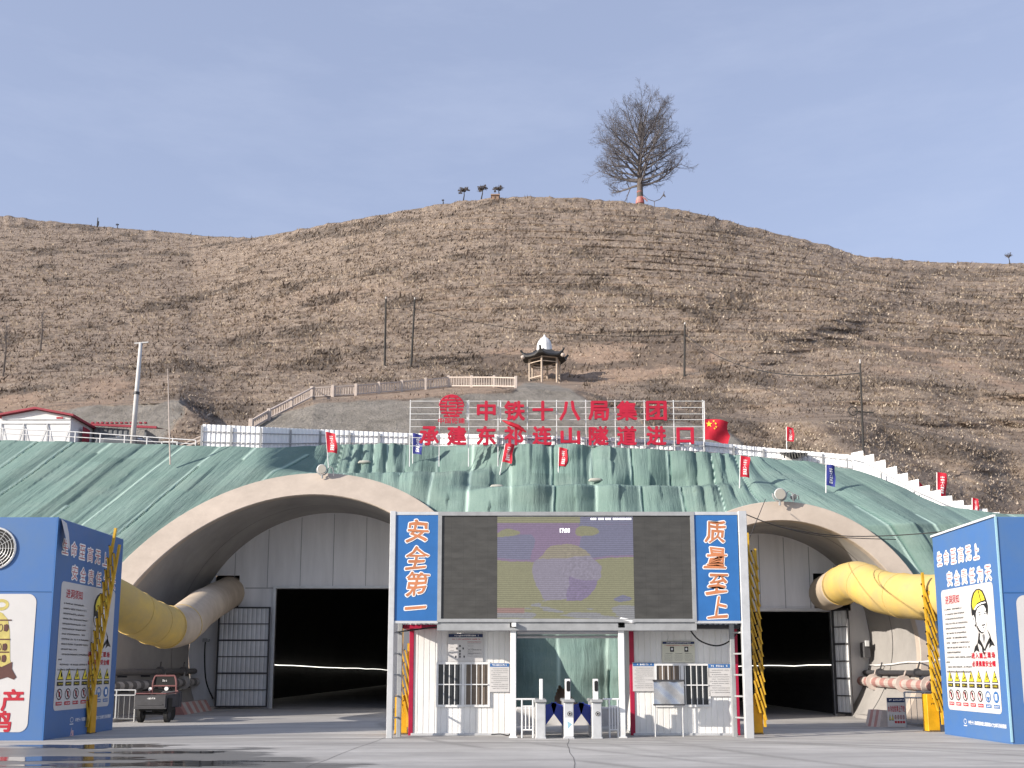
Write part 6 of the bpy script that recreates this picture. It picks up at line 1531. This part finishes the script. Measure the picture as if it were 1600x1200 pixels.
def poster_face(fr, L, Hh, root, mirror_curl=False):
    """the safety poster on the inner side: blue field, slogans, white panel"""
    mb = MB(); rect(mb, fr, .03, L - .03, .03, Hh - .03, .006); ps = mb.build('safety_poster', 'blue_vinyl', root)
    mb = MB(); rrect(mb, fr, L * .10, L * .905, Hh * .125, Hh * .715, .13, .012); mb.build('white_panel', 'poster_white', ps)
    mb = MB()
    for row, x0, yy in (('生命至高无上', .115, .875), ('安全责任为天', .265, .765)):
        for i, ch in enumerate(row):
            pa_ = (L * (x0 + .118 * i), Hh * (yy - .002 * i), L * .078, Hh * .066)
            bold(mb, fr, ch, *pa_, .012, 0, .038, 8); text(mb, fr, ch, *pa_, .020, 1, .0)
    mb.build('slogan', ['ink_white', 'ink_rose'], ps)
    mb = MB(); chars(mb, fr, '进洞须知', L * .195, Hh * .662, L * .058, L * .055, Hh * .042, .018, 0, .008); mb.build('title', 'ink_red', ps); mb = MB()
    [bold(mb, fr, ch, L * (.555 + .058 * i), Hh * .385, L * .046, Hh * .025, .018, 0, .007, 4) for i, ch in enumerate('进入施工现场')]
    [bold(mb, fr, ch, L * (.555 + .0485 * i), Hh * .347, L * .041, Hh * .025, .018, 0, .006, 4) for i, ch in enumerate('必须佩戴安全帽')]; mb.build('red_lettering', 'ink_red', ps)
    mb = MB()
    for i in range(14):
        micro(mb, fr, L * (.145 if i not in (11, 13) else .12), L * ((.42, .46, .44, .50, .46, .47, .47, .52, .51, .36, .53, .19, .52, .50)[i] if i not in (11,) else .17), Hh * (.615 - .0235 * i), Hh * .0085, .018)
    mb.build('small_print', 'ink', ps)
    mb = MB(); worker(mb, fr, L * .565, Hh * .695, L * .0026, Hh * .00098, .018); mb.build('worker_drawing', ['ink', 'ink_white', 'ink_yellow', 'ink_grey'], ps)
    mb = MB()
    for i in range(7):
        cx = L * (.165 + .113 * i); y0 = Hh * .262
        hw, hh = L * .043, Hh * .056
        poly(mb, fr, [(cx - hw, y0), (cx + hw, y0), (cx, y0 + hh)], .018, 0); poly(mb, fr, [(cx - hw * .78, y0 + hh * .07), (cx + hw * .78, y0 + hh * .07), (cx, y0 + hh * .87)], .021, 1)
        for _ in range(3):
            q0 = (cx + random.uniform(-.3, .2) * hw, y0 + hh * random.uniform(.15, .4)); rect(mb, fr, q0[0], q0[0] + hw * random.uniform(.12, .4), q0[1], q0[1] + hh * random.uniform(.08, .3), .024, 0)
        rect(mb, fr, cx - hw * .95, cx + hw * .95, y0 - Hh * .026, y0 - Hh * .007, .018, 0); micro(mb, fr, cx - hw * .7, cx + hw * .7, y0 - Hh * .0165, Hh * .009, .022, 1)
        yc = Hh * .198; ra, rb = L * .038, Hh * .026; m_ = 2 if i < 5 else 3
        if i < 6: ring2(mb, fr, cx, yc, ra, rb, .028 if i < 5 else .035, .018, 0 if i < 5 else 3)
        else: ell(mb, fr, cx, yc, ra, rb, .018, 3); rect(mb, fr, cx - ra * .4, cx + ra * .4, yc - rb * .5, yc + rb * .5, .022, 4)
        if i < 5:
            for _ in range(3):
                rect(mb, fr, cx - ra * .2, cx + ra * random.uniform(.0, .35), yc + rb * random.uniform(-.5, .2), yc + rb * random.uniform(.3, .6), .018, 0)
            poly(mb, fr, [(cx - ra * .55, yc + rb * .62), (cx - ra * .4, yc + rb * .72), (cx + ra * .55, yc - rb * .62), (cx + ra * .4, yc - rb * .72)], .022, 2)
        elif i == 5: poly(mb, fr, [(cx - ra * .6, yc - rb * .05), (cx + ra * .6, yc - rb * .05), (cx, yc - rb * .8)], .018, 3)
        rect(mb, fr, cx - hw * .9, cx + hw * .9, Hh * .148, Hh * .164, .018, m_); micro(mb, fr, cx - hw * .7, cx + hw * .7, Hh * .156, Hh * .008, .022, 4)
    mb.build('safety_icons', ['ink', 'ink_yellow', 'ink_red', 'ink_blue', 'ink_white'], ps)
    mb = MB(); text(mb, fr, '中铁十八局集团高速公路隧道XCTJ2标项目经理部', L * .68, Hh * .072, L * .54, Hh * .021, .012, 0, .015); ring2(mb, fr, L * .36, Hh * .076, L * .022, Hh * .012, .012, .012); rect(mb, fr, L * .335, L * .385, Hh * .054, Hh * .058, .012); mb.build('company_line', 'ink_white', ps)
    return ps
def rough_box(x0, x1, y0, y1, z1):
    mb = MB(); mb.bbox(x0, x1, y0, y1, 0, z1, .02); return mb
# left box
root = thing('fan_box', (-14, 28, 0), 'blue poster-clad fan box at the left with bell poster and round grille', 'fan housing', 'blue fan boxes flanking the yard')
XL, Y0, Y1, HL = -11.65, 26.0, 30.5, 5.6
rough_box(-14.9, XL, Y0, Y1, HL).build('housing', 'blue_vinyl', root)
poster_face(Fr((XL, Y0, 0), (0, 1, 0), (0, 0, 1), (1, 0, 0)), Y1 - Y0, HL, root)
fr = Fr((XL, Y0, 0), (0, 1, 0), (0, 0, 1), (1, 0, 0)); mb = MB(); mb.add([fr(.12, HL - .02, .03), fr(.42, HL - .1, .05), fr(.50, HL - .85, .16), fr(.30, HL - .78, .22), fr(.0, HL - .75, .3), fr(.25, HL - .4, .2)], [(0, 1, 5), (1, 2, 5), (2, 3, 5), (3, 4, 5), (4, 0, 5)]); o = mb.build('peeled_corner', 'poster_white', root)
mb = MB(); mb.beam((XL + .01, Y0 - .01, 0), (XL + .01, Y0 - .01, HL), .03); mb.build('corner_strip', 'ink_blue', root)
mb = MB(); mb.beam((-14.9, Y0 - .012, HL * .665), (XL, Y0 - .012, HL * .66), .012, .02); mb.build('panel_joint', 'ink_blue', root)
fc = Vector((at(-7, 857, Y0).x, Y0, at(-7, 857, Y0).z)); rr_ = 31 * Y0 / 1590
mb = MB(); mb.disc(fc + Vector((0, -.004, 0)), (0, -1, 0), rr_, .01, 32); fg = mb.build('fan_grille', 'black', root)
mb = MB()
for k in range(1, 8): mb.path([fc + Vector((rr_ * k / 7 * math.cos(w), -.05, rr_ * k / 7 * math.sin(w))) for w in np.linspace(0, 2 * math.pi, 33)], .006, 5, caps=False)
for k in range(12): w = k * math.pi / 6; mb.beam(fc + Vector((0, -.045, 0)), fc + Vector((rr_ * math.cos(w), -.045, rr_ * math.sin(w))), .008)
mb.build('guard_wires', 'pale_steel', fg)
mb = MB(); mb.path([fc + Vector((rr_ * 1.03 * math.cos(w), -.02, rr_ * 1.03 * math.sin(w))) for w in np.linspace(0, 2 * math.pi, 33)], .03, 6, caps=False); mb.build('rim', 'pale_steel', fg)
# bell poster
F0 = FRONT(0, Y0, 0); fx = lambda u, v=1000: at(u, v, Y0).x; fz = lambda v: H + bof(v) * Y0
mb = MB(); rrect(mb, F0, -14.6, fx(50, 1040), fz(1144), fz(928), .22, .01); wp = mb.build('bell_poster', 'poster_white', root)
bx = fx(-24); pc = Y0 / 1600.; mb = MB()
B = lambda P: [(bx + x * pc, fz(y)) for x, y in P]
prof = [(10, 952), (25, 958), (34, 968), (38, 985), (40, 1005), (42, 1030), (46, 1045)]
poly(mb, F0, B([(-p_[0], p_[1]) for p_ in prof] + [(p_[0], p_[1]) for p_ in prof[::-1]]), .015, 0)
lip = [(46, 1045), (54, 1058), (50, 1062), (40, 1058), (20, 1064), (0, 1058)]
poly(mb, F0, B([(-46, 1032)] + [(-p_[0], p_[1]) for p_ in lip] + [(p_[0], p_[1]) for p_ in lip[::-1][1:]] + [(46, 1034), (30, 1042), (10, 1036), (-10, 1042), (-30, 1036)]), .019, 1)
ring2(mb, F0, bx + 22 * pc, fz(945), 12 * pc, 9 * pc, 5 * pc, .015, 0)
for v in (968, 998, 1018): poly(mb, F0, B([(-40, v), (40, v), (40, v + 2), (-40, v + 2)]), .019, 1)
for v in (974, 1004, 1022):
    for x_ in range(-34, 34, 9):
        ring2(mb, F0, bx + (x_ + 4) * pc, fz(v + 7), 3.6 * pc, 6 * pc, 1.2 * pc, .019, 1, 10); 
        if (x_ // 9) % 2: poly(mb, F0, B([(x_, v + 2), (x_ + 6, v + 2), (x_ + 6, v + 12), (x_, v + 12)]), .022, 1)
mb.build('bell_drawing', ['bell_gold', 'bell_brown'], wp)
mb = MB()
for ch, u in zip('安全生产', (-78, -42, -6, 31)): bold(mb, F0, ch, fx(u - 4), fz(1094), 33 * pc, 32 * pc, .016, 0, .018, 6)
for ch, u in zip('警钟长鸣', (-98, -62, -26, 10)): bold(mb, F0, ch, fx(u), fz(1127), 33 * pc, 30 * pc, .016, 0, .018, 6)
mb.build('slogan', 'ink_red', wp)
# right box
root = thing('fan_box', (14, 26.5, 0), 'blue poster-clad fan box at the right with the helmeted worker poster in the sun', 'fan housing', 'blue fan boxes flanking the yard')
XR, Y0r, Y1r, HR = 11.78, 24.7, 28.5, 5.42
rough_box(XR, 17.2, Y0r, Y1r, HR).build('housing', 'blue_vinyl', root)
poster_face(Fr((XR, Y1r, 0), (0, -1, 0), (0, 0, 1), (-1, 0, 0)), Y1r - Y0r, HR, root)
mb = MB(); mb.beam((XR - .02, Y1r, HR + .0), (XR - .02, Y0r, HR + .03), .06, .05); mb.build('top_strip', 'white_paint', root)
mb = MB(); mb.beam((XR + .0, Y0r - .01, .05), (XR + .0, Y0r - .01, HR), .045, .03); mb.build('corner_strip', 'pale_blue', root)
F1 = FRONT(0, Y0r, 0); mb = MB(); rrect(mb, F1, at(1592, 1000, Y0r).x, 16.8, H + bof(1110) * Y0r, H + bof(930) * Y0r, .2, .01); mb.build('white_poster', 'poster_white', root)
mb = MB(); mb.beam((XR + .05, Y0r - .012, HR * .66), (17.1, Y0r - .012, HR * .665), .012, .02); mb.build('panel_joint', 'ink_blue', root)
# bundle at the left box's foot
gx_, gy_ = gp(92, 1150); mb = MB()
for p_, r_q in (((0, 0, .16), .2), ((.12, -.05, .12), .16), ((-.02, .02, .38), .13), ((.1, 0, .46), .08)):
    c_ = Vector((gx_ + p_[0] + .1, gy_ + p_[1], p_[2])); mb.lathe(c_ - Vector((0, 0, r_q)), [(.03, 0), (r_q * .9, r_q * .25), (r_q, r_q), (r_q * .7, r_q * 1.6), (.04, r_q * 2)], 9)
for i, v_ in enumerate(mb.v): mb.v[i] = (v_[0] + random.uniform(-.03, .03), v_[1] + random.uniform(-.03, .03), max(0, v_[2] + random.uniform(-.02, .02)))
tag(mb.build('cloth_bundle', 'bag', root=(gx_, gy_, 0)), 'crumpled pale pink bag lying at the foot of the left blue box', 'bag')

# ================================================================== TRICYCLE
tx, ty = gp(233, 1130)
root = thing('cargo_tricycle', (tx, ty, 0), 'dusty grey and red cargo tricycle seen from behind at the left tunnel', 'tricycle')
def TX(x, y, z): return Vector((tx + x, ty + y, z))
for s in (-1, 1):
    mb = MB(); mb.path([TX(s * .44 - .06, .45, .27), TX(s * .44 + .06, .45, .27)], .27, 20); wq = mb.build('wheel', 'rubber', root)
    mb = MB(); mb.path([TX(s * .44 - .065, .45, .27), TX(s * .44 + .065, .45, .27)], .14, 14); mb.build('rim', 'dust_grey', wq)
mb = MB(); mb.path([TX(-.05, 2.2, .27), TX(.05, 2.2, .27)], .27, 18); mb.build('wheel', 'rubber', root)
mb = MB(); mb.box(tx - .52, tx + .52, ty + 0, ty + 1.25, .50, .56); mb.box(tx - .52, tx - .49, ty, ty + 1.25, .561, .92); mb.box(tx + .49, tx + .52, ty, ty + 1.25, .561, .92); mb.box(tx - .489, tx + .489, ty + 1.22, ty + 1.25, .561, .92); mb.build('cargo_bed', 'dust_grey', root)
mb = MB(); mb.box(tx - .5, tx + .5, ty - .035, ty - .002, .50, .90); mb.box(tx - .42, tx + .42, ty - .05, ty - .036, .58, .62); mb.box(tx - .54, tx + .54, ty - .03, ty + .02, .46, .499); tg = mb.build('tailgate', 'dust_grey', root)
mb = MB(); micro(mb, FRONT(tx, ty - .04, 0), -.1, .16, .80, .07, 0.); mb.build('tailgate_mark', 'ink_white', tg)
mb = MB(); mb.box(tx - .45, tx + .45, ty + .1, ty + 1.2, .40, .47); mb.path([TX(0, .3, .38), TX(0, 2.2, .34)], .05, 6); mb.path([TX(-.44, .45, .3), TX(.44, .45, .3)], .05, 6); mb.build('chassis', 'black', root)
mb = MB()
for s in (-1, 1): mb.path(spline([TX(s * .40, 1.32, .5), TX(s * .40, 1.32, 1.25), TX(s * .33, 1.34, 1.52)], 3), .035, 6)
mb.path([TX(-.33, 1.34, 1.52), TX(.33, 1.34, 1.52)], .035, 6); mb.path([TX(-.40, 1.32, 1.18), TX(.40, 1.32, 1.18)], .03, 6); mb.path([TX(-.5, .05, .95), TX(-.5, 1.25, .98), TX(-.40, 1.32, 1.05)], .025, 6); mb.path([TX(.5, .05, .95), TX(.5, 1.25, .98), TX(.40, 1.32, 1.05)], .025, 6); mb.path([TX(-.5, .05, .95), TX(.5, .05, .95)], .022, 6)
mb.build('roll_frame', 'trike_red', root)
mb = MB(); mb.box(tx - .36, tx + .36, ty + 1.33, ty + 1.37, 1.21, 1.49); bk = mb.build('back_board', 'black', root)
mb = MB(); micro(mb, FRONT(tx, ty + 1.32, 0), -.08, .14, 1.36, .07, 0.); mb.build('board_mark', 'ink_white', bk)
mb = MB(); mb.bbox(tx - .3, tx + .3, ty + 1.4, ty + 1.75, .62, .78, .03); mb.bbox(tx - .32, tx + .32, ty + 1.9, ty + 2.3, .45, 1.0, .06); mb.build('seat', 'dust_grey', root)
mb = MB(); mb.path([TX(-.42, 1.95, 1.05), TX(0, 2.05, 1.02), TX(.42, 1.95, 1.05)], .02, 6); mb.path([TX(0, 2.2, .3), TX(0, 2.05, 1.05)], .035, 6); mb.build('handlebar', 'black', root)
for s, (u_, v_) in ((-1, (235, 1077)), (1, (260, 1076))):
    c_ = at(u_, v_, ty + 1.95); mb = MB(); mb.path([TX(s * .30, 1.97, 1.04), c_ + Vector((0, .04, 0))], .012, 5); mb.disc(c_, (0, 1, 0), .078, .03, 16); mr = mb.build('mirror', 'black', root)
    mb = MB(); mb.disc(c_ + Vector((0, -.004, 0)), (0, -1, .1), .07, .004, 16); mb.build('mirror_glass', 'mirror', mr)
mb = MB(); mb.box(tx + .53, tx + .56, ty + .1, ty + .5, .35, .8); mb.build('mudguard', 'black', root)

# ================================================================== TUNNEL-SIDE BARRIERS, SIGN, KERBS
def crowd_rail(u0, u1, vb, label, group='railings beside the tunnel mouths'):
    a, b = gp(u0, vb), gp(u1, vb); Yq = a[1]; x0, x1 = a[0], (u1 - 800) / 1620 * Yq; root = thing('safety_railing', (x0, Yq, 0), label, 'railing', group)
    mb = MB()
    for zz in (1.05, .88): mb.path([(x0, Yq, zz), (x1, Yq, zz)], .024, 6)
    n_ = max(2, int((x1 - x0) / 1.0) + 1)
    for i in range(n_ + 1): xx = x0 + (x1 - x0) * i / n_; mb.path([(xx, Yq, 0), (xx, Yq, 1.05)], .028, 6)
    mb.build('rail_frame', 'pale_steel', root); mb = MB()
    k = int((x1 - x0) / .16)
    for i in range(1, k): xx = x0 + (x1 - x0) * i / k; mb.path([(xx, Yq, .1), (xx, Yq, .88)], .009, 5)
    mb.path([(x0, Yq, .1), (x1, Yq, .1)], .015, 5); mb.build('bars', 'grey_steel', root); return root
crowd_rail(150, 214, 1128, 'grey railing behind the left blue box next to the tricycle')
crowd_rail(1416, 1475, 1136, 'grey railing behind the yellow gate at the right tunnel')
a, b = gp(1386, 1137), gp(1414, 1137); Yq = a[1] - .25; x0, x1 = (1386 - 800) / 1630 * Yq, (1414 - 800) / 1630 * Yq; w = x1 - x0; h = .86
root = thing('warning_sign', (x0, Yq, 0), 'white warning board with red writing 水沟危险 禁止翻越 at the right tunnel wall', 'sign'); fr = FRONT(x0, Yq, .04)
mb = MB(); slab(mb, fr, 0, w, 0, h, 0, .02); mb.build('panel', 'poster_white', root)
mb = MB(); rect(mb, fr, .005, w - .005, h * .84, h - .005, .024); mb.build('header', 'ink_navy', root)
mb = MB(); micro(mb, fr, w * .12, w * .95, h * .92, h * .06, .028); mb.build('header_text', 'ink_white', root)
mb = MB(); chars(mb, fr, '水沟危险禁止翻越', w * .09, h * .62, w * .119, w * .10, h * .22, .024, 0, .02); mb.build('red_lettering', 'ink_red', root)
mb = MB()
for i in range(2): cx = w * (.13 + .15 * i); poly(mb, fr, [(cx - w * .06, h * .22), (cx + w * .06, h * .22), (cx, h * .44)], .024, 0); poly(mb, fr, [(cx - w * .04, h * .24), (cx + w * .04, h * .24), (cx, h * .40)], .027, 1)
for i in range(4): cx = w * (.44 + .15 * i); ring2(mb, fr, cx, h * .33, w * .055, h * .08, .010, .024, 2, 14); rect(mb, fr, cx - w * .012, cx + w * .012, h * .27, h * .39, .024, 0); rect(mb, fr, cx - w * .06, cx + w * .06, h * .12, h * .2, .024, 2)
mb.build('icons', ['ink', 'ink_yellow', 'ink_red'], root)
def striped_block(p0, p1, w_, h_, mats, label, n_=9):
    p0, p1 = Vector(p0), Vector(p1); d = (p1 - p0).normalized(); s = Vector((-d.y, d.x, 0)); mb = MB(); L = (p1 - p0).length
    for i in range(n_):
        qa, qb = p0 + d * L * i / n_, p0 + d * L * (i + 1) / n_
        sk = d * .12
        mb.add([qa - s * w_, qb - s * w_, qb - s * w_ * .35 + Vector((0, 0, h_)) - sk, qa - s * w_ * .35 + Vector((0, 0, h_)) - sk, qa + s * w_, qb + s * w_, qb + s * w_ * .35 + Vector((0, 0, h_)) - sk, qa + s * w_ * .35 + Vector((0, 0, h_)) - sk], [(0, 1, 2, 3), (7, 6, 5, 4), (3, 2, 6, 7), (0, 3, 7, 4), (1, 5, 6, 2)], i % 2)
    return tag(mb.build('striped_barrier', mats, root=tuple(p0)), label, 'barrier block', 'striped blocks at the tunnel walls')
ga, gb = gp(274, 1117), gp(318, 1110); striped_block((ga[0], ga[1], 0), (gb[0], gb[1], 0), .35, .45, ['pipe_pink', 'pipe_pale'], 'low red and white striped block right of the tricycle')
ga, gb = gp(1366, 1134), gp(1386, 1136); striped_block((ga[0], ga[1], 0), (gb[0], gb[1] - .1, 0), .3, .5, ['pipe_white', 'pipe_pink'], 'short red and white striped block left of the white warning board', 5)
# concrete side kerbs inside the tunnel mouths
for x0, x1, y0, y1, lb in ((-14.3, -13.2, 34.6, 46.4, 'low concrete ledge along the left wall of the large tunnel'), (12.55, 13.2, 32.2, 38.2, 'low concrete ledge along the right wall of the small tunnel')):
    mb = MB(); mb.bbox(x0, x1, y0, y1, 0, .12, .03); tag(mb.build('wall_ledge', 'lining_concrete', root=(x0, y0, 0)), lb, 'ledge')
